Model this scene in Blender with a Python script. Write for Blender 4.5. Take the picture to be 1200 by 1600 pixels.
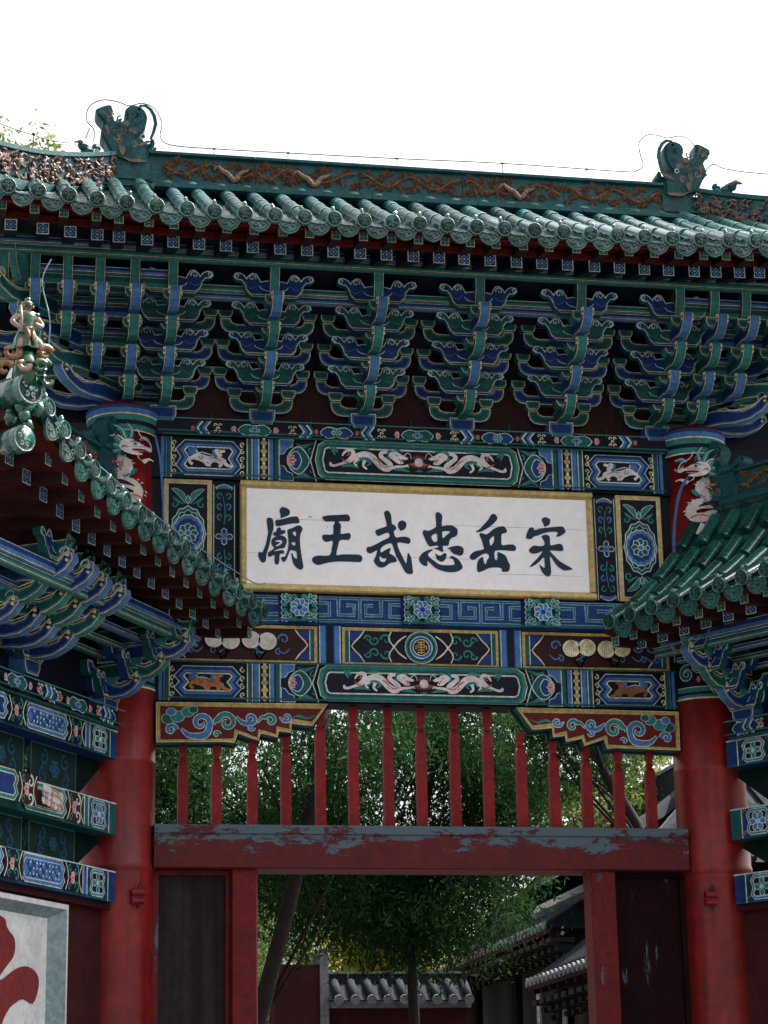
import bpy, math, random
import numpy as np
from mathutils import Vector, Matrix
from mathutils.geometry import tessellate_polygon
for o in list(bpy.data.objects): bpy.data.objects.remove(o)
SC = bpy.context.scene
COL = SC.collection
PI = math.pi
rnd = random.Random(7)
rad = math.radians
# ---------------------------------------------------------------- camera
def cam_basis(yaw, pitch, roll):
    cy, sy = math.cos(yaw), math.sin(yaw)
    f = Vector((sy*math.cos(pitch), cy*math.cos(pitch), math.sin(pitch)))
    r = Vector((cy, -sy, 0)); u = r.cross(f)
    c, s = math.cos(roll), math.sin(roll)
    return c*r+s*u, -s*r+c*u, f
cd = bpy.data.cameras.new('camera'); cam = bpy.data.objects.new('camera', cd); COL.objects.link(cam)
r_, u_, f_ = cam_basis(rad(10.86), rad(16.38), rad(-1.10))
M = Matrix((r_, u_, -f_)).transposed().to_4x4(); M.translation = Vector((-3.41, -16.39, 1.6))
cam.matrix_world = M
cd.sensor_fit = 'VERTICAL'; cd.sensor_height = 36; cd.sensor_width = 27; cd.lens = 36*3500/1600
cd.clip_start = .1; cd.clip_end = 2000
SC.camera = cam
# ---------------------------------------------------------------- light
SUN_AZ, SUN_EL = rad(70), rad(55)
W = bpy.data.worlds.new('World'); SC.world = W; W.use_nodes = True
nt = W.node_tree; bg = nt.nodes['Background']
sky = nt.nodes.new('ShaderNodeTexSky'); sky.sky_type = 'NISHITA'; sky.sun_disc = False
sky.sun_elevation = SUN_EL; sky.sun_rotation = SUN_AZ; sky.dust_density = 6; sky.air_density = 1.2; sky.ozone_density = .6
hs = nt.nodes.new('ShaderNodeHueSaturation'); hs.inputs['Saturation'].default_value = .22
nt.links.new(sky.outputs[0], hs.inputs['Color']); nt.links.new(hs.outputs[0], bg.inputs[0]); bg.inputs[1].default_value = .15
sd = bpy.data.lights.new('sun', 'SUN'); sd.energy = 5; sd.angle = rad(.5); sd.color = (1, .95, .88)
so = bpy.data.objects.new('sun', sd); COL.objects.link(so)
SUNV = Vector((math.sin(SUN_AZ)*math.cos(SUN_EL), math.cos(SUN_AZ)*math.cos(SUN_EL), math.sin(SUN_EL)))
so.rotation_euler = (-SUNV).to_track_quat('-Z', 'Y').to_euler(); so.location = (10, 5, 25)
SC.view_settings.view_transform = 'Standard'; SC.view_settings.look = 'None'
SC.view_settings.gamma = 1; SC.view_settings.exposure = 1.2; SC.view_settings.use_curve_mapping = False
# ---------------------------------------------------------------- materials
def mat(name, rgb, rough=.6, var=.25, scale=6, bump=.15, spec=.22, metal=0, peel=None, peel_t=.62, peel_z=None, trans=0, coat=0, bscale=60, grime=.35, rand=.12, streak=0):
    m = bpy.data.materials.new(name); m.use_nodes = True
    t = m.node_tree; N = t.nodes; L = t.links; b = N['Principled BSDF']
    geo = N.new('ShaderNodeNewGeometry')
    n1 = N.new('ShaderNodeTexNoise'); n1.inputs['Scale'].default_value = scale; n1.inputs['Detail'].default_value = 6; n1.inputs['Roughness'].default_value = .65
    L.new(geo.outputs['Position'], n1.inputs['Vector'])
    cr = N.new('ShaderNodeValToRGB'); cr.color_ramp.elements[0].position = .3; cr.color_ramp.elements[1].position = .72
    cr.color_ramp.elements[0].color = tuple(c*(1-var) for c in rgb)+(1,); cr.color_ramp.elements[1].color = tuple(min(1, c*(1+var)) for c in rgb)+(1,)
    L.new(n1.outputs[0], cr.inputs[0])
    out = cr.outputs[0]
    if grime:
        n3 = N.new('ShaderNodeTexNoise'); n3.inputs['Scale'].default_value = scale*4.3; n3.inputs['Detail'].default_value = 8; n3.inputs['Roughness'].default_value = .75
        L.new(geo.outputs['Position'], n3.inputs['Vector'])
        c3 = N.new('ShaderNodeValToRGB'); c3.color_ramp.elements[0].position = .42; c3.color_ramp.elements[1].position = .62
        c3.color_ramp.elements[0].color = (1-grime, 1-grime, 1-grime*.9, 1); c3.color_ramp.elements[1].color = (1, 1, 1, 1)
        mx = N.new('ShaderNodeMix'); mx.data_type = 'RGBA'; mx.blend_type = 'MULTIPLY'; mx.inputs[0].default_value = 1
        L.new(n3.outputs[0], c3.inputs[0]); L.new(out, mx.inputs[6]); L.new(c3.outputs[0], mx.inputs[7]); out = mx.outputs[2]
    def mulv(val_out, lo, hi, out, a0=0., a1=1.):
        mr = N.new('ShaderNodeMapRange'); mr.inputs[1].default_value = a0; mr.inputs[2].default_value = a1; mr.inputs[3].default_value = lo; mr.inputs[4].default_value = hi; L.new(val_out, mr.inputs[0])
        vm = N.new('ShaderNodeVectorMath'); vm.operation = 'SCALE'; L.new(out, vm.inputs[0]); L.new(mr.outputs[0], vm.inputs['Scale']); return vm.outputs[0]
    if rand:
        oi = N.new('ShaderNodeObjectInfo'); out = mulv(oi.outputs['Random'], 1-rand, 1+rand, out)
    if streak:
        ms = N.new('ShaderNodeMapping'); ms.inputs['Scale'].default_value = (14, 14, .7); L.new(geo.outputs['Position'], ms.inputs[0])
        ns = N.new('ShaderNodeTexNoise'); ns.inputs['Scale'].default_value = 1; ns.inputs['Detail'].default_value = 7; ns.inputs['Roughness'].default_value = .6; L.new(ms.outputs[0], ns.inputs['Vector'])
        out = mulv(ns.outputs[0], 1-streak, 1+streak*.6, out, .38, .62)
    b.inputs['Roughness'].default_value = rough
    if peel:
        mp = N.new('ShaderNodeMapping'); mp.inputs['Scale'].default_value = peel.get('s', (1.6, 1.6, 3.2))
        L.new(geo.outputs['Position'], mp.inputs[0])
        n2 = N.new('ShaderNodeTexNoise'); n2.inputs['Scale'].default_value = 1.6; n2.inputs['Detail'].default_value = 12; n2.inputs['Roughness'].default_value = .78; n2.inputs['Distortion'].default_value = .25
        L.new(mp.outputs[0], n2.inputs['Vector'])
        val = n2.outputs[0]
        if 'z' in peel:
            z0, z1, amt = peel['z']
            sx = N.new('ShaderNodeSeparateXYZ'); L.new(geo.outputs['Position'], sx.inputs[0])
            mr = N.new('ShaderNodeMapRange'); mr.inputs[1].default_value = z0; mr.inputs[2].default_value = z1; mr.inputs[3].default_value = 0; mr.inputs[4].default_value = amt
            L.new(sx.outputs[2], mr.inputs[0]); ad = N.new('ShaderNodeMath'); L.new(n2.outputs[0], ad.inputs[0]); L.new(mr.outputs[0], ad.inputs[1]); val = ad.outputs[0]
        st = N.new('ShaderNodeValToRGB'); st.color_ramp.elements[0].position = peel['t']; st.color_ramp.elements[1].position = peel['t']+.012
        L.new(val, st.inputs[0])
        mx = N.new('ShaderNodeMix'); mx.data_type = 'RGBA'; L.new(st.outputs[0], mx.inputs[0]); L.new(out, mx.inputs[6]); mx.inputs[7].default_value = peel['c']+(1,)
        out = mx.outputs[2]
        bp0 = N.new('ShaderNodeBump'); bp0.invert = True; bp0.inputs['Strength'].default_value = .6; bp0.inputs['Distance'].default_value = .004
        L.new(st.outputs[0], bp0.inputs['Height']); L.new(bp0.outputs[0], b.inputs['Normal'])
    L.new(out, b.inputs['Base Color'])
    if bump:
        nb = N.new('ShaderNodeTexNoise'); nb.inputs['Scale'].default_value = bscale; nb.inputs['Detail'].default_value = 5
        L.new(geo.outputs['Position'], nb.inputs['Vector'])
        bp = N.new('ShaderNodeBump'); bp.inputs['Strength'].default_value = bump; bp.inputs['Distance'].default_value = .01
        L.new(nb.outputs[0], bp.inputs['Height'])
        if peel: L.new(bp0.outputs[0], bp.inputs['Normal'])
        L.new(bp.outputs[0], b.inputs['Normal'])
    b.inputs['Specular IOR Level'].default_value = spec; b.inputs['Metallic'].default_value = metal
    if coat: b.inputs['Coat Weight'].default_value = coat; b.inputs['Coat Roughness'].default_value = .08
    return m
SLATE = (.075, .11, .14)
MT = dict(
 G=mat('green_paint', (.010, .100, .098)), G2=mat('light_green_paint', (.032, .215, .205)), GD=mat('deep_green_paint', (.004, .034, .028)),
 B=mat('blue_paint', (.010, .042, .185)), B2=mat('light_blue_paint', (.07, .195, .45)), N=mat('navy_paint', (.002, .004, .017), var=.2),
 L=mat('pale_line_paint', (.56, .74, .72), grime=.4), Y=mat('gold_paint', (.56, .40, .12), rough=.45, grime=.45), YL=mat('pale_gold_paint', (.82, .76, .50), grime=.45),
 W=mat('white_paint', (.74, .68, .66), grime=.25), R=mat('red_paint', (.14, .009, .010)), P=mat('pink_paint', (.62, .13, .13)), BR=mat('brown_paint', (.30, .13, .06)),
 DR=mat('dark_red_board', (.034, .005, .006)), RW=mat('shaded_eave_red', (.075, .006, .007), rough=.7), OR=mat('orange_paint', (.5, .2, .07)),  # eave red is darkened to carry the shade under the side roofs
 K=mat('ink_blue', (.010, .028, .055), rough=.5, grime=0), PL=mat('plaque_white', (.90, .86, .88), rough=.5, var=.04, scale=3, bump=.05, grime=.07),
 FR=mat('plaque_gold', (.62, .46, .17), rough=.4, grime=.35, spec=.5),
 COL=mat('column_red', (.235, .011, .011), rough=.42, var=.3, scale=2.2, bump=.18, bscale=25, spec=.4, grime=.35, streak=.25, peel=dict(t=.735, c=(.09, .03, .03), s=(2.5, 2.5, 1.5))),
 BAL=mat('baluster_red', (.24, .010, .013), rough=.55, peel=dict(t=.69, c=(.2, .24, .27), s=(3, 3, 1.2)), bump=.1),
 LIN=mat('weathered_red', (.13, .006, .009), rough=.6, peel=dict(t=.665, c=SLATE, s=(1.3, 1.3, 3.4), z=(3.74, 4.06, .25)), bump=.2, spec=.3),
 JAM=mat('jamb_red', (.14, .007, .009), rough=.6, peel=dict(t=.61, c=SLATE, s=(4, 4, .9)), bump=.2),
 DPN=mat('door_dark', (.014, .003, .004), rough=.7, spec=.08, peel=dict(t=.60, c=SLATE, s=(5, 5, .7)), bump=.2),
 DPG=mat('door_slate', (.026, .018, .022), rough=.6, spec=.12, streak=.4, peel=dict(t=.69, c=(.15, .17, .18), s=(6, 6, .8)), bump=.2),
 WAL=mat('wall_red', (.06, .008, .011), rough=.8, scale=2, bump=.3),
 MAR=mat('marble', (.62, .62, .63), rough=.35, var=.18, scale=3.5, bump=.05, grime=.22), MFR=mat('marble_frame', (.23, .32, .33), rough=.6, scale=5, bump=.2),
 MCH=mat('character_red', (.20, .014, .014), rough=.5),
 TG=mat('glazed_green', (.010, .105, .070), rough=.22, var=.5, scale=9, bump=.25, spec=.7, coat=.5, grime=.5, rand=.38, bscale=45), TGA=mat('weathered_glaze', (.012, .085, .075), rough=.2, var=.45, scale=11, bump=.3, spec=.6, coat=.4, grime=.45, bscale=45),
 TM=mat('sunlit_glaze', (.045, .175, .175), rough=.27, var=.4, scale=7, bump=.3, spec=.9, coat=.5, grime=.5, rand=.35),  # main roof tiles: paler base colour stands in for sun on the glaze
 TT=mat('glazed_teal', (.012, .098, .108), rough=.42, var=.4, scale=8, bump=.3, spec=.28, coat=0, grime=.5), TH=mat('sunlit_relief', (.19, .125, .10), rough=.45, var=.4, scale=14, bump=.4), TB=mat('glazed_brown', (.21, .11, .06), rough=.3, var=.5, scale=14, bump=.3, spec=.5),  # hip relief brown is lightened to stand in for sunlight on the hips
 TD=mat('tile_end_glaze', (.022, .125, .105), rough=.25, var=.4, scale=16, bump=.5, bscale=90, spec=.6, coat=1, rand=.4),
 GT=mat('grey_tile', (.026, .030, .038), rough=.85, var=.35, scale=9, bump=.4, spec=.1), LIME=mat('lime_mortar', (.24, .24, .25), rough=.8, var=.3), DW=mat('dark_timber', (.022, .018, .016), rough=.8),
 SKIN=mat('figurine_skin', (.33, .24, .18), rough=.3, spec=.6), FG=mat('figurine_green', (.010, .085, .03), rough=.2, spec=.6, coat=.4), FO=mat('figurine_orange', (.22, .10, .03), rough=.25, spec=.6),
 WIRE=mat('wire', (.03, .03, .04), rough=.5, grime=0, bump=0), WIRW=mat('pale_cable', (.22, .29, .36), rough=.4, grime=0, bump=0),
 BOX=mat('alarm_red', (.3, .02, .03), rough=.3), GND=mat('stone_paving', (.13, .125, .115), rough=.85, scale=1.5), LW=mat('lime_wall', (.5, .5, .48), rough=.9, var=.3, scale=2),
 BARK=mat('bark', (.018, .014, .012), rough=.95, bump=.8, bscale=22), LAMP=mat('lamp_metal', (.03, .035, .045), rough=.5))
def leafmat(name, c1, c2, tr=.35, sc=1.3):
    m = bpy.data.materials.new(name); m.use_nodes = True; t = m.node_tree; N = t.nodes; L = t.links
    N.remove(N['Principled BSDF']); d = N.new('ShaderNodeBsdfDiffuse'); tl = N.new('ShaderNodeBsdfTranslucent'); mx = N.new('ShaderNodeMixShader'); mx.inputs[0].default_value = tr
    g = N.new('ShaderNodeNewGeometry'); n = N.new('ShaderNodeTexNoise'); n.inputs['Scale'].default_value = sc; n.inputs['Detail'].default_value = 8; n.inputs['Roughness'].default_value = .7
    cr = N.new('ShaderNodeValToRGB'); cr.color_ramp.elements[0].position = .35; cr.color_ramp.elements[1].position = .65
    cr.color_ramp.elements[0].color = c1+(1,); cr.color_ramp.elements[1].color = c2+(1,)
    L.new(g.outputs['Position'], n.inputs['Vector']); L.new(n.outputs[0], cr.inputs[0])
    L.new(cr.outputs[0], d.inputs[0]); L.new(cr.outputs[0], tl.inputs[0]); L.new(d.outputs[0], mx.inputs[1]); L.new(tl.outputs[0], mx.inputs[2]); L.new(mx.outputs[0], N['Material Output'].inputs[0])
    return m
MT['LF1'] = leafmat('juniper_leaf', (.008, .028, .012), (.042, .095, .030), .42); MT['LF2'] = leafmat('pale_leaf', (.07, .12, .035), (.22, .24, .08), .45)
MT['LF3'] = leafmat('yellow_leaf', (.16, .17, .02), (.42, .38, .05), .5); MT['LF4'] = leafmat('willow_leaf', (.06, .11, .03), (.2, .24, .09), .5)
# ---------------------------------------------------------------- mesh builder
def empty(name, loc=(0, 0, 0), rz=0, parent=None):
    o = bpy.data.objects.new(name, None); COL.objects.link(o); o.location = loc; o.rotation_euler = (0, 0, rz); o.parent = parent; o.empty_display_size = .2
    return o
def tag(o, label=None, cat=None, group=None, kind=None):
    if label: o['label'] = label
    if cat: o['category'] = cat
    if group: o['group'] = group
    if kind: o['kind'] = kind
    return o
class MB:
    def __init__(s): s.v = []; s.f = []; s.mi = []; s.ms = []
    def k(s, m):
        if m not in s.ms: s.ms.append(m)
        return s.ms.index(m)
    def add(s, vs, fs, m):
        b = len(s.v); s.v += [tuple(v) for v in vs]; k = s.k(m)
        for f in fs: s.f.append(tuple(b+i for i in f)); s.mi.append(k)
    def box(s, x0, x1, y0, y1, z0, z1, m):
        s.add([(x, y, z) for x in (x0, x1) for y in (y0, y1) for z in (z0, z1)], [(0, 1, 3, 2), (4, 6, 7, 5), (0, 4, 5, 1), (2, 3, 7, 6), (0, 2, 6, 4), (1, 5, 7, 3)], m)
    def loft(s, rings, m, cap=True, closed=True):
        n = len(rings[0]); vs = [p for r in rings for p in r]; fs = []
        for i in range(len(rings)-1):
            for j in range(n if closed else n-1):
                a, b = i*n+j, i*n+(j+1) % n; fs.append((a, b, b+n, a+n))
        if cap: fs.append(tuple(range(n))[::-1]); fs.append(tuple((len(rings)-1)*n+j for j in range(n)))
        s.add(vs, fs, m)
    def tube(s, path, r, m, seg=8, cap=True, half=False):
        P = [Vector(p) for p in path]; rings = []; up = Vector((0, 0, 1))
        for i, p in enumerate(P):
            t = (P[min(i+1, len(P)-1)]-P[max(i-1, 0)]).normalized(); a = t.cross(up)
            if a.length < .05: a = t.cross(Vector((0, 1, 0)))
            a.normalize(); b = a.cross(t); rr = r[i] if isinstance(r, (list, tuple)) else r
            if half: rings.append([p+rr*(math.cos(PI*j/seg)*a+math.sin(PI*j/seg)*b) for j in range(seg+1)])
            else: rings.append([p+rr*(math.cos(2*PI*j/seg)*a+math.sin(2*PI*j/seg)*b) for j in range(seg)])
        s.loft(rings, m, cap=cap, closed=not half)
    def lathe(s, prof, m, c=(0, 0, 0), seg=24, cap=True):
        s.loft([[(c[0]+r*math.cos(2*PI*j/seg), c[1]+r*math.sin(2*PI*j/seg), c[2]+z) for j in range(seg)] for r, z in prof], m, cap=cap)
    def plate(s, poly, P, d0, d1, rings, fill, side, back=True):
        """front polygon with painted border rings; P(u,v,d)->xyz, front at d0, back at d1"""
        poly = ccw(poly); ps = [poly]; n = len(poly)
        for w, m in rings: ps.append(inset(ps[-1], w))
        for i, (w, m) in enumerate(rings):
            s.add([P(u, v, d0) for u, v in ps[i]+ps[i+1]], [(j, (j+1) % n, n+(j+1) % n, n+j) for j in range(n)], m)
        s.face(ps[-1], P, d0, fill)
        s.add([P(u, v, d0) for u, v in poly]+[P(u, v, d1) for u, v in poly], [(j, n+j, n+(j+1) % n, (j+1) % n) for j in range(n)], side)
        if back: s.face(poly[::-1], P, d1, side)
    def face(s, poly, P, d, m, holes=()):
        loops = [[Vector((u, v, 0)) for u, v in poly]]+[[Vector((u, v, 0)) for u, v in h] for h in holes]
        flat = [p for l in loops for p in l]
        s.add([P(p.x, p.y, d) for p in flat], [t for t in tessellate_polygon(loops)], m)
    def mesh(s, name, smooth=False):
        me = bpy.data.meshes.new(name); me.from_pydata(s.v, [], s.f)
        for m in s.ms: me.materials.append(MT[m])
        me.polygons.foreach_set('material_index', s.mi)
        if smooth: me.polygons.foreach_set('use_smooth', [True]*len(s.f))
        me.update(); return me
    def build(s, name, parent=None, loc=(0, 0, 0), rot=(0, 0, 0), smooth=False):
        return inst(name, s.mesh(name, smooth), parent, loc, rot)
def inst(name, me, parent=None, loc=(0, 0, 0), rot=(0, 0, 0), scale=None):
    o = bpy.data.objects.new(name, me); COL.objects.link(o); o.parent = parent; o.location = loc; o.rotation_euler = rot
    if scale: o.scale = scale
    return o
def area(p): return .5*sum(p[i][0]*p[(i+1) % len(p)][1]-p[(i+1) % len(p)][0]*p[i][1] for i in range(len(p)))
def ccw(p): return list(p) if area(p) > 0 else list(p)[::-1]
def inset(p, w):
    n = len(p); out = []
    for i in range(n):
        a, b, c = Vector(p[i-1]), Vector(p[i]), Vector(p[(i+1) % n])
        e1 = (b-a); e2 = (c-b)
        if e1.length < 1e-7: e1 = e2
        if e2.length < 1e-7: e2 = e1
        e1 = e1.normalized(); e2 = e2.normalized()
        n1 = Vector((-e1.y, e1.x)); n2 = Vector((-e2.y, e2.x)); s_ = n1+n2
        if s_.length < .3: s_ = n1
        s_.normalize(); k = max(.45, s_.dot(n1)); q = b+s_*(w/k); out.append((q.x, q.y))
    return out
def cr(pts, sub=3, closed=True):
    n = len(pts); out = []; d = len(pts[0])
    rng = range(n) if closed else range(n-1)
    for i in rng:
        if closed: a, b, c, e = pts[i-1], pts[i], pts[(i+1) % n], pts[(i+2) % n]
        else: a, b, c, e = pts[max(i-1, 0)], pts[i], pts[i+1], pts[min(i+2, n-1)]
        for j in range(sub):
            t = j/sub
            out.append(tuple(.5*((2*b[k])+(-a[k]+c[k])*t+(2*a[k]-5*b[k]+4*c[k]-e[k])*t*t+(-a[k]+3*b[k]-3*c[k]+e[k])*t**3) for k in range(d)))
    if not closed: out.append(tuple(pts[-1]))
    return out
class Art:
    """painted decoration: thin layers laid on a face; P(u,v,d) maps to 3-D (d<0 is towards the viewer)"""
    def __init__(s, mb, P, d=-.0015, step=.00035): s.mb = mb; s.P0 = P; s.h = d; s.st = step; s.T = (1, 1, 0, 0)
    def P(s, u, v, d): return s.P0(u, v, d)
    def t(s, pts):
        a, b, c, e = s.T; return [(c+a*p[0], e+b*p[1])+tuple(p[2:]) for p in pts]
    def nx(s): s.h -= s.st; return s.h
    def fill(s, pts, m, sm=0, holes=()):
        p = cr(pts, sm) if sm else list(pts); p = s.t(p)
        if area(p) < 0: p = p[::-1]
        s.mb.face(p, s.P, s.nx(), m, [s.t(cr(h, sm) if sm else h) for h in holes])
    def stroke(s, pts, w, m, sm=3, closed=False, raw=False):
        q = [tuple(p[:2])+((p[2],) if len(p) > 2 else (w,)) for p in pts]
        q = cr(q, sm, closed) if sm else q
        q = s.t(q); n = len(q); Lp = []; h = s.nx() if not raw else s.h
        for i in range(n):
            a = q[i-1] if (i or closed) else q[0]; b = q[(i+1) % n] if (i < n-1 or closed) else q[-1]
            dx, dy = b[0]-a[0], b[1]-a[1]; l = math.hypot(dx, dy) or 1; ww = q[i][2]/2
            Lp.append((q[i][0]-dy/l*ww, q[i][1]+dx/l*ww)); Lp.append((q[i][0]+dy/l*ww, q[i][1]-dx/l*ww))
        fs = [(2*i, 2*i+1, 2*i+3, 2*i+2) for i in range(n-1)]
        if closed: fs.append((2*n-2, 2*n-1, 1, 0))
        s.mb.add([s.P(u, v, h) for u, v in Lp], fs, m)
    def rect(s, u0, u1, v0, v1, m): s.fill([(u0, v0), (u1, v0), (u1, v1), (u0, v1)], m)
    def circ(s, u, v, r, m, n=14, e=1): s.fill([(u+r*math.cos(2*PI*i/n), v+e*r*math.sin(2*PI*i/n)) for i in range(n)], m)
    def lined(s, pts, m, l='L', w=.007, sm=0):
        s.fill(pts, m, sm); s.stroke(cr(pts, sm) if sm else pts, w, l, 0, True)
    def spiral(s, u, v, r, a0, turns, dr, w, m, tail=None, l=None):
        n = max(7, int(10*turns)); p = []
        for i in range(n+1):
            t = i/n; a = a0+dr*2*PI*turns*t; rr = r*(1-.86*t); p.append((u+rr*math.cos(a), v+rr*math.sin(a), w*(1-.55*t)))
        if tail: p = tail+p
        if l: s.stroke([(x, y, ww+.012) for x, y, ww in p], 0, l, 2)
        s.stroke(p, 0, m, 2)
    def flower(s, u, v, r, n, m, c='Y', l='L', a0=0):
        for i in range(n):
            a = a0+2*PI*i/n; ca, sa = math.cos(a), math.sin(a)
            pt = [(.15, 0), (.45, .3), (.8, .28), (1, 0), (.8, -.28), (.45, -.3)]
            s.lined([(u+r*(x*ca-y*sa), v+r*(x*sa+y*ca)) for x, y in pt], m, l, r*.09, 0)
        s.circ(u, v, r*.26, c)
    def lotus(s, u, v, r, m='P', l='W', d=1):
        for k, (a, q) in enumerate([(-70, .8), (70, .8), (-38, .95), (38, .95), (0, 1)]):
            a = rad(a)
            ca, sa = math.cos(a), math.sin(a)
            s.lined([(u+d*r*q*(x*ca-y*sa), v+r*q*(x*sa+y*ca)) for x, y in [(0, 0), (.35, .26), (.7, .22), (1, 0), (.7, -.22), (.35, -.26)]], m, l, r*.08)
    def tri(s, u0, u1, v0, v1, ms):  # vertical stripes
        n = len(ms); 
        for i, m in enumerate(ms): s.rect(u0+(u1-u0)*i/n, u0+(u1-u0)*(i+1)/n, v0, v1, m)
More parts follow.
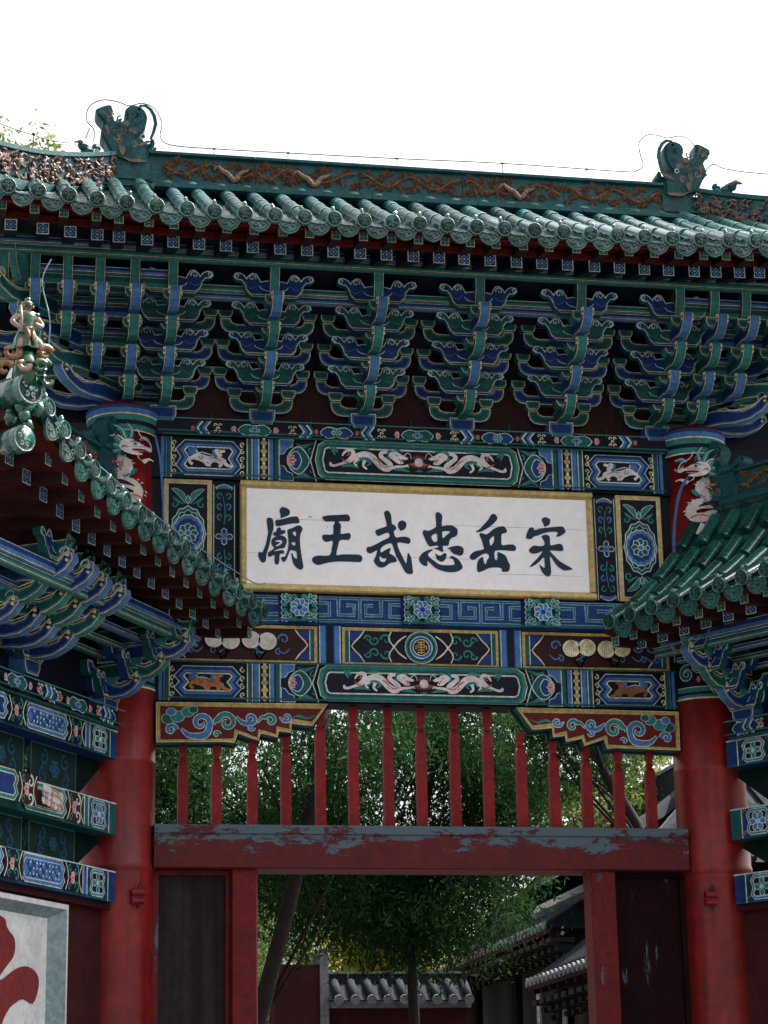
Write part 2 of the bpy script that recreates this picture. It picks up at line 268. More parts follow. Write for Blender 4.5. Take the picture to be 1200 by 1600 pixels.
DATA={'chars':[[([(-1088,6487),(-1069,6502),(-1036,6494),(-1017,6481),(-1011,6462),(-1017,6441),(-1044,6426),(-1084,6412),(-1084,6433),(-1092,6471)],[]),([(-1125,6382),(-1118,6395),(-1085,6400),(-1036,6415),(-999,6426),(-956,6429),(-945,6415),(-939,6379),(-992,6373),(-1051,6359),(-1111,6345),(-1123,6359)],[]),([(-1188,6406),(-1172,6413),(-1151,6408),(-1142,6389),(-1137,6354),(-1141,6316),(-1154,6278),(-1163,6235),(-1174,6185),(-1186,6147),(-1196,6109),(-1197,6075),(-1208,6059),(-1225,6055),(-1239,6066),(-1252,6092),(-1258,6114),(-1246,6141),(-1235,6134),(-1222,6142),(-1206,6181),(-1195,6215),(-1187,6261),(-1181,6299),(-1188,6353),(-1191,6387)],[]),([(-1115,6323),(-1092,6340),(-1081,6324),(-1078,6314),(-1055,6319),(-1046,6304),(-1055,6290),(-1089,6278),(-1081,6275),(-1056,6267),(-1041,6251),(-1037,6228),(-1045,6197),(-1060,6174),(-1093,6169),(-1126,6155),(-1138,6147),(-1119,6149),(-1090,6156),(-1067,6157),(-1057,6146),(-1064,6132),(-1092,6125),(-1094,6086),(-1101,6049),(-1116,6043),(-1129,6050),(-1133,6077),(-1132,6118),(-1164,6102),(-1178,6104),(-1185,6121),(-1175,6140),(-1134,6170),(-1152,6194),(-1156,6224),(-1150,6243),(-1133,6259),(-1115,6267),(-1143,6274),(-1137,6297),(-1118,6302)],[[(-1124,6231),(-1096,6237),(-1078,6236),(-1071,6223),(-1082,6204),(-1104,6190),(-1126,6185),(-1111,6201),(-1091,6215),(-1097,6222),(-1119,6223)]]),([(-1031,6320),(-992,6336),(-962,6353),(-940,6359),(-921,6347),(-914,6328),(-925,6304),(-933,6277),(-935,6224),(-930,6167),(-923,6110),(-911,6042),(-914,6019),(-932,6007),(-957,6018),(-979,6040),(-994,6074),(-1003,6121),(-995,6140),(-988,6115),(-964,6090),(-960,6109),(-964,6149),(-999,6160),(-1016,6149),(-1034,6099),(-1049,6072),(-1062,6065),(-1075,6075),(-1082,6101),(-1053,6106),(-1038,6137),(-1028,6175),(-1024,6221),(-1028,6266),(-1031,6297)],[[(-992,6300),(-974,6310),(-966,6303),(-967,6270),(-985,6283)],[(-998,6222),(-974,6224),(-971,6204),(-982,6197),(-999,6206)]])],[([(-761,6429),(-743,6441),(-698,6449),(-638,6453),(-593,6458),(-566,6460),(-551,6450),(-542,6429),(-548,6409),(-567,6404),(-633,6402),(-620,6384),(-614,6361),(-619,6303),(-580,6308),(-553,6312),(-540,6298),(-541,6279),(-552,6258),(-580,6255),(-625,6251),(-641,6199),(-654,6133),(-619,6137),(-589,6140),(-507,6142),(-470,6139),(-453,6121),(-453,6104),(-467,6083),(-516,6082),(-620,6082),(-672,6078),(-713,6071),(-769,6055),(-795,6049),(-821,6056),(-840,6075),(-842,6097),(-821,6117),(-776,6125),(-705,6129),(-688,6194),(-680,6244),(-708,6239),(-730,6234),(-752,6243),(-763,6268),(-757,6289),(-729,6293),(-677,6298),(-676,6363),(-663,6400),(-728,6396),(-747,6406)],[])],[([(-276,6484),(-263,6498),(-246,6502),(-229,6488),(-218,6453),(-216,6399),(-197,6388),(-183,6369),(-186,6350),(-202,6336),(-189,6290),(-154,6293),(-119,6296),(-89,6292),(-73,6277),(-73,6254),(-85,6240),(-117,6244),(-154,6249),(-176,6242),(-167,6200),(-145,6151),(-120,6098),(-109,6084),(-100,6137),(-94,6168),(-81,6153),(-70,6131),(-64,6085),(-59,6035),(-57,6012),(-69,6000),(-99,6000),(-122,6018),(-140,6052),(-161,6093),(-187,6138),(-205,6195),(-219,6237),(-253,6234),(-287,6216),(-306,6196),(-310,6169),(-299,6167),(-269,6186),(-231,6203),(-231,6187),(-239,6160),(-209,6143),(-187,6119),(-183,6100),(-195,6090),(-237,6081),(-271,6055),(-298,6043),(-328,6048),(-350,6068),(-364,6095),(-349,6129),(-335,6180),(-363,6165),(-390,6153),(-412,6162),(-420,6185),(-411,6204),(-389,6207),(-343,6229),(-286,6262),(-237,6289),(-244,6323),(-281,6314),(-323,6294),(-338,6306),(-348,6333),(-322,6351),(-261,6374),(-259,6398),(-268,6440)],[[(-317,6136),(-296,6118),(-264,6117),(-274,6095),(-288,6089),(-314,6098)]]),([(-169,6389),(-161,6413),(-134,6427),(-109,6416),(-100,6392),(-112,6360),(-133,6348),(-151,6341),(-156,6355),(-165,6366)],[])],[([(131,6489),(141,6501),(164,6501),(184,6477),(183,6444),(179,6393),(211,6397),(249,6402),(279,6391),(302,6371),(304,6347),(296,6320),(277,6308),(250,6295),(234,6268),(231,6244),(214,6234),(184,6233),(183,6216),(187,6193),(180,6184),(167,6186),(141,6201),(103,6207),(141,6218),(144,6232),(115,6231),(81,6224),(62,6243),(44,6281),(30,6315),(25,6338),(40,6357),(61,6350),(84,6355),(132,6384),(132,6435)],[[(181,6343),(202,6352),(245,6350),(220,6325),(191,6298),(182,6301)],[(94,6305),(118,6326),(136,6328),(140,6311),(139,6272),(123,6261),(105,6271)]]),([(95,6203),(101,6194),(72,6174),(64,6154),(82,6132),(112,6110),(146,6086),(183,6078),(233,6079),(267,6084),(271,6103),(257,6129),(231,6144),(257,6153),(284,6142),(310,6120),(328,6089),(335,6066),(323,6047),(292,6031),(246,6023),(201,6026),(148,6040),(107,6063),(59,6108),(58,6077),(49,6065),(24,6072),(2,6091),(-8,6117),(-1,6141),(19,6168),(50,6188)],[]),([(119,6173),(140,6158),(162,6153),(182,6167),(197,6176),(210,6166),(208,6143),(196,6120),(173,6104),(150,6111),(131,6125),(126,6152)],[]),([(217,6210),(252,6228),(302,6238),(336,6228),(347,6209),(344,6178),(330,6161),(311,6158),(288,6165),(258,6174),(258,6183),(241,6191),(244,6204)],[])],[([(446,6355),(480,6378),(516,6418),(552,6458),(572,6494),(594,6506),(615,6496),(625,6471),(613,6449),(573,6408),(526,6376),(483,6355)],[]),([(475,6335),(495,6347),(525,6337),(548,6345),(588,6380),(627,6399),(670,6408),(688,6393),(699,6370),(687,6354),(655,6343),(651,6302),(653,6254),(695,6259),(741,6262),(762,6247),(768,6226),(751,6210),(720,6210),(651,6213),(597,6205),(592,6161),(595,6138),(603,6130),(614,6138),(605,6149),(619,6152),(610,6179),(621,6177),(614,6198),(654,6186),(684,6164),(698,6125),(711,6099),(711,6072),(699,6044),(676,6040),(646,6042),(648,6058),(631,6071),(585,6072),(543,6065),(504,6046),(466,6030),(451,6041),(448,6071),(455,6114),(473,6141),(498,6154),(503,6123),(512,6098),(521,6099),(532,6132),(546,6148),(545,6171),(528,6182),(501,6177),(470,6157),(435,6132),(411,6127),(397,6139),(393,6154),(409,6178),(440,6198),(504,6214),(505,6239),(493,6289)],[[(556,6291),(574,6315),(592,6325),(593,6300),(584,6269),(564,6246),(557,6264)]])],[([(980,6471),(1003,6493),(1026,6490),(1049,6477),(1049,6450),(1035,6428),(1001,6415),(996,6432)],[]),([(849,6329),(862,6369),(881,6401),(902,6407),(914,6398),(921,6385),(972,6400),(1034,6410),(1097,6418),(1143,6422),(1159,6412),(1171,6383),(1157,6363),(1113,6338),(1093,6341),(1108,6365),(1095,6377),(1048,6375),(990,6361),(942,6340),(911,6332),(895,6313),(872,6310),(853,6314)],[]),([(975,6338),(1005,6350),(1032,6345),(1042,6320),(1042,6266),(1083,6273),(1122,6280),(1139,6269),(1147,6242),(1141,6224),(1096,6222),(1036,6223),(1064,6189),(1109,6143),(1154,6114),(1218,6078),(1183,6070),(1148,6065),(1121,6078),(1091,6100),(1062,6142),(1036,6178),(1038,6114),(1041,6060),(1036,6029),(1018,6012),(999,6016),(977,6035),(959,6065),(947,6109),(971,6089),(990,6083),(990,6132),(986,6167),(954,6135),(918,6104),(869,6082),(891,6113),(931,6153),(980,6215),(945,6202),(910,6193),(883,6198),(868,6221),(888,6245),(914,6260),(947,6255),(992,6262),(995,6291),(980,6322)],[])]],'qt':[(-2020,4966),(-727,4976),(-848,4806),(-916,4811),(-1006,4821),(-1009,4750),(-1103,4762),(-1111,4715),(-1238,4743),(-1255,4687),(-1411,4740),(-1434,4667),(-1501,4675),(-2017,4663)],'qt_in':[(-1989,4933),(-779,4933),(-853,4840),(-1023,4866),(-1024,4781),(-1119,4802),(-1125,4742),(-1254,4777),(-1266,4715),(-1434,4777),(-1445,4703),(-1983,4686)],'chi':[(-2554,9735),(-2516,9762),(-2466,9784),(-2428,9781),(-2422,9723),(-2404,9654),(-2370,9635),(-2337,9650),(-2313,9670),(-2322,9712),(-2319,9749),(-2295,9781),(-2251,9797),(-2206,9791),(-2167,9760),(-2144,9707),(-2147,9658),(-2160,9596),(-2187,9542),(-2209,9516),(-2175,9503),(-2158,9471),(-2120,9476),(-2115,9508),(-2092,9515),(-2080,9474),(-2100,9439),(-2130,9419),(-2129,9343),(-2126,9289),(-2200,9284),(-2283,9285),(-2332,9299),(-2404,9330),(-2449,9400),(-2478,9464),(-2508,9504),(-2507,9559),(-2491,9615),(-2514,9655),(-2542,9687)],'chi_brown':[[(-2480,9597),(-2441,9564),(-2451,9502),(-2468,9537)],[(-2379,9513),(-2358,9533),(-2335,9486),(-2356,9424),(-2378,9447)],[(-2367,9423),(-2312,9403),(-2333,9341),(-2355,9364)],[(-2333,9329),(-2288,9290),(-2211,9286),(-2145,9294),(-2201,9314),(-2283,9309)],[(-2292,9562),(-2248,9577),(-2231,9542),(-2258,9528)],[(-2213,9434),(-2147,9475),(-2114,9465),(-2185,9430)],[(-2337,9632),(-2293,9623),(-2303,9585),(-2348,9594)]],'mchar':[(1856,3222),(1757,3283),(1675,3256),(1597,3235),(1578,3191),(1538,3157),(1481,3125),(1465,3063),(1486,2998),(1539,2954),(1622,2886),(1648,2856),(1631,2840),(1546,2880),(1438,2928),(1338,2949),(1248,2941),(1177,2906),(1152,2855),(1172,2779),(1225,2711),(1305,2725),(1361,2733),(1438,2706),(1513,2668),(1585,2591),(1645,2510),(1834,2463)],'mframe':[(1824,3412),(894,3395),(920,2590),(1821,3367),(917,3357),(1057,3326),(1148,3264),(1115,3185),(1128,2580)]}
# ---------------------------------------------------------------- motifs
def FP(y=0): return lambda u, v, d: (u, y+d, v)
def cusp(x0, x1, z0, z1, c=.05):
    zm = (z0+z1)/2; k = c
    return [(x0+k, z0), (x1-k, z0), (x1, z0+k*1.1), (x1-k*.55, zm), (x1, z1-k*1.1), (x1-k, z1), (x0+k, z1), (x0, z1-k*1.1), (x0+k*.55, zm), (x0, z0+k*1.1)]
def hexa(x0, x1, z0, z1, k=.06): 
    zm = (z0+z1)/2
    return [(x0+k, z0), (x1-k, z0), (x1-k*.3, z0+k*.5), (x1, zm), (x1-k*.3, z1-k*.5), (x1-k, z1), (x0+k, z1), (x0+k*.3, z1-k*.5), (x0, zm), (x0+k*.3, z0+k*.5)]
def framed(a, poly, rings, fill):
    p = ccw(poly)
    for w, m in rings: a.fill(p, m); p = inset(p, w)
    a.fill(p, fill); return p
def vine_col(a, u, z0, z1, m='YL', w=.01, amp=.02):
    n = int((z1-z0)/.055)
    for i in range(n):
        z = z0+(i+.5)*(z1-z0)/n; s = 1 if i % 2 else -1
        a.spiral(u, z, .022, PI/2*s, 1.1, s, w, m)
def beast(a, u, v, sc, flip, body='W', mane='B2'):
    T = a.T; a.T = (T[0]*sc*flip, T[1]*sc, T[2]+T[0]*u, T[3]+T[1]*v)
    q = lambda pts: [((p[0]-640)/1671, (220-p[1])/1671)+((p[2]/1671,) if len(p) > 2 else ()) for p in pts]
    for k in range(7):
        t = rad(100+k*24); a.stroke(q([(470, 150, 10), (470+110*math.cos(t), 150-90*math.sin(t), 24), (470+150*math.cos(t+.2), 150-110*math.sin(t+.2), 6)]), 0, mane, 2)
    a.stroke(q([(465, 105, 14), (480, 155, 18), (550, 145, 16), (640, 170, 14), (700, 185, 8)]), 0, 'L')
    a.stroke(q([(420, 215, 60), (480, 215, 95), (560, 225, 85), (650, 245, 75), (740, 240, 85), (820, 260, 80), (880, 280, 50)]), 0, body)
    for L in ([(430, 220, 60), (370, 250, 40), (365, 290, 34), (410, 325, 40)], [(520, 250, 60), (580, 280, 46), (610, 325, 40), (670, 335, 26)], [(760, 260, 60), (820, 310, 40), (780, 350, 40)], [(850, 275, 50), (900, 325, 44), (975, 345, 34)], [(700, 260, 50), (640, 310, 30)]): a.stroke(q(L), 0, body)
    a.stroke(q([(700, 100, 30), (720, 180, 50), (760, 200, 30)]), 0, mane)
    a.fill(q([(715, 110), (760, 88), (810, 105), (860, 95), (868, 135), (815, 150), (830, 190), (790, 205), (740, 170)]), body, 2)
    a.stroke(q([(790, 150, 8), (825, 160, 14)]), 0, 'P', 0); a.circ(*q([(785, 120)])[0], .007, 'N', 6)
    for L in ([(490, 200, 9), (520, 240, 12), (560, 240, 8)], [(530, 190, 9), (560, 230, 12)], [(640, 235, 8), (720, 220, 12), (830, 270, 8)]): a.stroke(q(L), 0, 'BR')
    a.T = T
def long_dragon(a, u, v, sc, flip, body='W'):
    T = a.T; a.T = (T[0]*sc*flip, T[1]*sc, T[2]+T[0]*u, T[3]+T[1]*v)
    q = lambda pts: [((p[0]-595)/836, (135-p[1])/836)+((p[2]/836,) if len(p) > 2 else ()) for p in pts]
    for L in ([(60, 100, 8), (40, 60, 20), (30, 40, 4)], [(80, 80, 8), (60, 60, 22), (70, 40, 4)], [(200, 150, 10), (230, 120, 22), (290, 140, 20), (260, 165, 8)], [(100, 175, 10), (150, 165, 22), (210, 180, 8)], [(400, 60, 20), (420, 75, 40), (400, 110, 30), (370, 120, 10)], [(430, 60, 6), (470, 55, 14), (500, 70, 4)], [(440, 185, 10), (490, 180, 22), (540, 195, 6)], [(180, 60, 4), (240, 48, 18), (280, 55, 4)]): a.stroke(q(L), 0, 'G2')
    a.stroke(q([(25, 150, 8), (45, 172, 16), (90, 160, 16), (135, 140, 22), (168, 108, 28), (175, 75, 26), (150, 62, 22), (120, 80, 16), (105, 105, 8)]), 0, body)
    a.stroke(q([(110, 148, 14), (150, 140, 22), (200, 102, 34), (250, 88, 40), (295, 103, 42), (330, 142, 40), (365, 172, 42), (400, 178, 42), (412, 150, 36), (380, 122, 28), (352, 95, 28), (365, 72, 26), (395, 70, 20)]), 0, body)
    for L in ([(400, 180, 26), (450, 165, 18), (500, 160, 14), (530, 150, 12)], [(515, 158, 8), (535, 165, 6)], [(250, 130, 22), (238, 165, 16), (262, 188, 12)], [(210, 120, 20), (180, 150, 14), (200, 168, 10)], [(30, 150, 12), (25, 170, 10), (50, 178, 8)]): a.stroke(q(L), 0, body)
    a.fill(q([(410, 75), (450, 62), (490, 85), (530, 105), (510, 118), (485, 112), (500, 140), (465, 145), (430, 120), (405, 100)]), body, 2)
    a.stroke(q([(465, 110, 6), (485, 125, 12), (478, 138, 4)]), 0, 'P', 2); a.circ(*q([(455, 90)])[0], .006, 'N', 6)
    a.stroke(q([(500, 95, 5), (525, 70, 5), (545, 85, 4), (548, 110, 3)]), 0, body)
    for L in ([(300, 110, 4), (335, 130, 10), (355, 165, 4)], [(100, 125, 4), (130, 145, 10), (150, 148, 4)], [(360, 150, 4), (375, 170, 8), (420, 160, 4)], [(130, 70, 4), (150, 90, 10), (130, 105, 3)], [(325, 155, 4), (350, 175, 6)]): a.stroke(q(L), 0, 'P')
    a.T = T
def pearl(a, u, v, sc=1):
    for k in range(9):
        t = rad(200+k*17.5); a.stroke([(u+.03*sc*math.cos(t), v+.02*sc*math.sin(t), .012), (u+.09*sc*math.cos(t), v+.05*sc*math.sin(t), .003)], 0, 'P', 0)
    for k in range(7):
        t = rad(40+k*16.5); a.stroke([(u, v, .008), (u+.07*sc*math.cos(t), v+.06*sc*math.sin(t), .003)], 0, 'P', 0)
    a.circ(u, v, .034*sc, 'W')
def lotus_block(a, u0, u1, z0, z1):
    """blue corner clouds, a big green ogee leaf and a small pink lotus; opens towards u1"""
    zm = (z0+z1)/2; w = u1-u0; h = z1-z0; a.rect(u0, u1, z0, z1, 'N')
    for s in (1, -1):
        a.lined([(u0, zm+s*h*.5), (u0, zm+s*h*.12), (u0+w*.12, zm+s*h*.16), (u0+w*.2, zm+s*h*.28), (u0+w*.34, zm+s*h*.33), (u0+w*.38, zm+s*h*.5)], 'B2' if s > 0 else 'B', 'L', .006, 0)
        a.stroke([(u0+w*.45, zm+s*h*.42, .006), (u0+w*.62, zm+s*h*.34, .03), (u0+w*.8, zm+s*h*.4, .018), (u0+w*.95, zm+s*h*.44, .004)], 0, 'G2')
        a.spiral(u0+w*.86, zm+s*h*.24, .026, PI*.5, .9, s, .012, 'G2')
    a.lined([(u0+w*.2, zm), (u0+w*.3, zm+h*.22), (u0+w*.5, zm+h*.34), (u0+w*.68, zm+h*.24), (u0+w*.82, zm), (u0+w*.68, zm-h*.24), (u0+w*.5, zm-h*.34), (u0+w*.3, zm-h*.22)], 'G', 'L', .008, 2)
    a.lined([(u0+w*.2, zm), (u0+w*.32, zm+h*.16), (u0+w*.48, zm+h*.22), (u0+w*.6, zm), (u0+w*.48, zm-h*.22), (u0+w*.32, zm-h*.16)], 'B', 'L', .007, 2)
    a.lotus(u0+w*.22, zm, h*.2)
def gate_beam(name, z0, z1, parent, bodies, depth=.24):
    m = MB(); m.box(-2.13, 2.13, 0, depth, z0, z1, 'N'); a = Art(m, FP())
    h = z1-z0; zm = (z0+z1)/2
    for s in (-1, 1):
        a.T = (-s, 1, 0, 0)
        # coordinates for the left half: u from -2 (column) to 0
        a.rect(-2.0, -1.955, z0, z1, 'B2'); a.rect(-1.975, -1.965, z0, z1, 'N'); a.rect(-1.952, -1.925, z0, z1, 'G'); a.rect(-1.924, -1.917, z0, z1, 'YL')
        framed(a, cusp(-1.89, -1.375, z0+.022, z1-.022, .07), [(.006, 'L'), (.024, 'B'), (.016, 'B2'), (.005, 'N'), (.007, 'L'), (.004, 'YL')], 'N')
        vine_col(a, -1.895, z0+.02, z1-.02); vine_col(a, -1.37, z0+.02, z1-.02)
        beast(a, -1.632, zm, .88*h/.32, 1 if s < 0 else 1, bodies[0] if s < 0 else bodies[1], 'B2')
        x = -1.34
        for w, c in ((.008, 'YL'), (.03, 'G'), (.008, 'L'), (.008, 'N'), (.036, 'B2'), (.008, 'L'), (.07, 'N'), (.008, 'L'), (.03, 'B2'), (.012, 'N'), (.03, 'G'), (.008, 'L')):
            a.rect(x, x+w, z0, z1, c); x += w
        for k in range(5):
            zz = z0+(k+.5)*h/5; u = -1.34+.098+.035
            a.lined([(u-.026, zz), (u, zz+.028), (u+.026, zz), (u, zz-.028)], 'Y', 'YL', .004); a.circ(u, zz+h/10, .012, 'YL', 8)
        lotus_block(a, -1.083, -.80, z0, z1)
        a.stroke([(-.80, z1, .009), (-.845, zm, .009), (-.80, z0, .009)], 0, 'L', 0)
    a.T = (1, 1, 0, 0)
    framed(a, hexa(-.815, .815, z0+.004, z1-.004, .08), [(.006, 'YL'), (.026, 'G2'), (.016, 'G'), (.006, 'N'), (.008, 'L'), (.004, 'YL')], 'N')
    long_dragon(a, 0, zm, .98*h/.3*.95, 1); long_dragon(a, 0, zm, .98*h/.3*.95, -1); pearl(a, 0, zm)
    a.stroke([(-.03, zm-.075, .004), (0, zm-.07, .02), (.03, zm-.075, .004)], 0, 'G2')
    for z in (z0, z1-.014): a.rect(-2.0, 2.0, z, z+.014, 'G')
    o = m.build(name, parent); return o
def plate_strip(a, x0, x1, z0, z1, per=1.28, ph=0.0):
    zm = (z0+z1)/2; h = z1-z0; k0 = int(math.floor((x0-ph)/per*2))-1; n = int((x1-x0)/per*2)+3
    a.rect(x0, x1, z0, z1, 'N')
    def ok(u, r=.07): return x0+r < u < x1-r
    for i in range(k0, k0+n+1):
        u = ph+i*per/2; odd = i % 2
        if ok(u, .13):
            a.lined([(u-.13, zm), (u-.07, zm+h*.42), (u, zm+h*.3), (u+.07, zm+h*.42), (u+.13, zm), (u+.07, zm-h*.42), (u, zm-h*.3), (u-.07, zm-h*.42)], 'G' if odd == 0 else 'B', 'L', .006, 2)
            a.flower(u, zm, h*.38, 6 if odd else 4, 'B2' if odd == 0 else 'G2', 'B' if odd == 0 else 'G2')
        for s in (-1, 1):
            if ok(u+s*.19): a.lotus(u+s*.15, zm, h*.34 if odd == 0 else h*.26, 'P', 'W' if odd == 0 else 'P', s)
            if odd == 0:
                if ok(u+s*.29, .04):
                    for (dx, dz) in ((0, 0), (.018, .03), (-.018, .03), (.018, -.03), (-.018, -.03)): a.spiral(u+s*.29+dx, zm+dz*h/.12, .016, 0, .9, 1, .008, 'YL')
                c = u+s*.40
                for j, cm in enumerate(('L', 'B2', 'B', 'L', 'G')):
                    uu = c-s*.055+s*j*.02
                    if ok(uu, .05): a.stroke([(uu-s*.0, zm+h*.5, .014), (uu+s*.04, zm, .014), (uu, zm-h*.5, .014)], 0, cm, 0)
    a.rect(x0, x1, z0, z0+.012, 'G'); a.rect(x0, x1, z1-.008, z1, 'G2')
def medallion(a, u, zc, w, h):
    """tall lotus medallion with leaves above and below"""
    for s in (1, -1):
        for t in (1, -1):
            a.stroke([(u+t*w*.06, zc+s*h*.30, .012), (u+t*w*.16, zc+s*h*.38, .05), (u+t*w*.34, zc+s*h*.43, .03), (u+t*w*.44, zc+s*h*.44, .006)], 0, 'L')
            a.stroke([(u+t*w*.06, zc+s*h*.30, .006), (u+t*w*.16, zc+s*h*.38, .042), (u+t*w*.34, zc+s*h*.43, .022), (u+t*w*.44, zc+s*h*.44, .002)], 0, 'G2')
            a.spiral(u+t*w*.36, zc+s*h*.29, .035, PI/2*s, 1, t, .016, 'G2')
            a.stroke([(u+t*w*.40, zc+s*h*.36, .006), (u+t*w*.30, zc+s*h*.33, .02), (u+t*w*.12, zc+s*h*.29, .006)], 0, 'G2')
        a.lined([(u, zc+s*h*.38), (u+.02, zc+s*h*.33), (u, zc+s*h*.29), (u-.02, zc+s*h*.33)], 'G2')
    def scal(r, rz, n, b): return [(u+r*math.cos(2*PI*i/(2*n))*(1 if i % 2 == 0 else b), zc+rz*math.sin(2*PI*i/(2*n))*(1 if i % 2 == 0 else b)) for i in range(2*n)]
    a.lined(scal(w*.47, h*.275, 12, .92), 'G', 'L', .008, 0); a.lined(scal(w*.41, h*.235, 12, .9), 'GD', 'L', .005, 0)
    a.lined(scal(w*.42, h*.19, 14, .93), 'B2', 'L', .008, 0); a.lined(scal(w*.35, h*.155, 14, .93), 'B', 'B2', .008, 0)
    a.flower(u, zc, w*.27, 8, 'G', 'B2'); a.circ(u, zc, w*.09, 'L'); a.circ(u, zc, w*.065, 'B2')
def slim_vine(a, u, z0, z1, w):
    zc = (z0+z1)/2
    for s in (1, -1):
        a.stroke([(u-w*.4, zc+s*(z1-zc-.02), .02), (u, zc+s*(z1-zc), .035), (u+w*.4, zc+s*(z1-zc-.02), .02)], 0, 'L'); a.stroke([(u-w*.36, zc+s*(z1-zc-.022), .015), (u, zc+s*(z1-zc-.003), .028), (u+w*.36, zc+s*(z1-zc-.022), .015)], 0, 'B2')
        n = 3
        for k in range(n):
            z = zc+s*(.16+k*.085)
            for t in (1, -1):
                a.spiral(u+t*w*.18, z, w*.18, -PI/2*s, .95, t*s, .014, 'G2' if k % 2 == 0 else 'B2')
        a.stroke([(u, zc+s*.1, .008), (u-.008, zc+s*.2, .01), (u+.008, zc+s*.32, .006)], 0, 'G2')
    a.flower(u, zc, w*.42, 4, 'B', 'G2'); a.circ(u, zc, .018, 'B2')
def swirl_panel(a, x0, x1, z0, z1, bg='N', coin=False):
    zc = (z0+z1)/2; h = z1-z0; a.rect(x0, x1, z0, z1, bg)
    for s, xe in ((1, x0), (-1, x1)):
        a.rect(min(xe, xe+s*.03), max(xe, xe+s*.03), z0, z1, 'G'); a.rect(min(xe+s*.03, xe+s*.037), max(xe+s*.03, xe+s*.037), z0, z1, 'L')
        for t in (1, -1):
            a.fill([(xe+s*.037, zc+t*h*.5), (xe+s*.037, zc+t*h*.18), (xe+s*.07, zc+t*h*.14), (xe+s*.11, zc+t*h*.28), (xe+s*.15, zc+t*h*.5)], 'B', 0)
            a.stroke([(xe+s*.05, zc, .008), (xe+s*.075, zc+t*h*.14, .010), (xe+s*.11, zc+t*h*.28, .010), (xe+s*.15, zc+t*h*.5, .008)], 0, 'YL', 2)
def tmeander(a, x0, x1, z0, z1):
    """T-shaped key pattern between flower patches"""
    a.rect(x0, x1, z0, z1, 'B'); w = x1-x0; h = z1-z0
    def path(pts, m, ww): a.stroke([(x0+w*p[0], z0+h*p[1]) for p in pts], ww, m, 0)
    for m, ww in (('N', .046), ('B2', .040), ('L', .024), ('G2', .017), ('B', .006)):
        path([(0, .10), (1, .10)], m, ww*.7); path([(0, .93), (1, .93)], m, ww*.7)
        for s in (0, 1):
            f = (lambda x: x) if s == 0 else (lambda x: 1-x)
            path([(f(0), .30), (f(.13), .30), (f(.13), .74), (f(.0), .74)], m, ww)
            path([(f(.24), .93), (f(.24), .32), (f(.43), .32), (f(.43), .68), (f(.335), .68)], m, ww)
        path([(.5, .10), (.5, .93)], m, ww*.8)
def patch(a, u, z0, z1, w=.26):
    zc = (z0+z1)/2; h = z1-z0; x0 = u-w/2
    e = [(x0-.006*((i % 2)*2-1), z0+h*i/10) for i in range(11)]; f = [(u+w/2+.006*((i % 2)*2-1), z1-h*i/10) for i in range(11)]
    a.fill(e[::-1]+f[::-1], 'GD'); a.stroke(e, .006, 'L', 0); a.stroke(f, .006, 'L', 0)
    for i in (-1, 1):
        for j in (-1, 1):
            a.flower(u+i*w*.34, zc+j*h*.33, .042, 5, 'G2', 'G', a0=.6*i); a.circ(u+i*w*.14, zc+j*h*.4, .022, 'G2', 8); a.circ(u+i*w*.42, zc+j*h*.1, .018, 'G2', 8)
    a.flower(u, zc, .075, 8, 'B2', 'B', a0=PI/8)
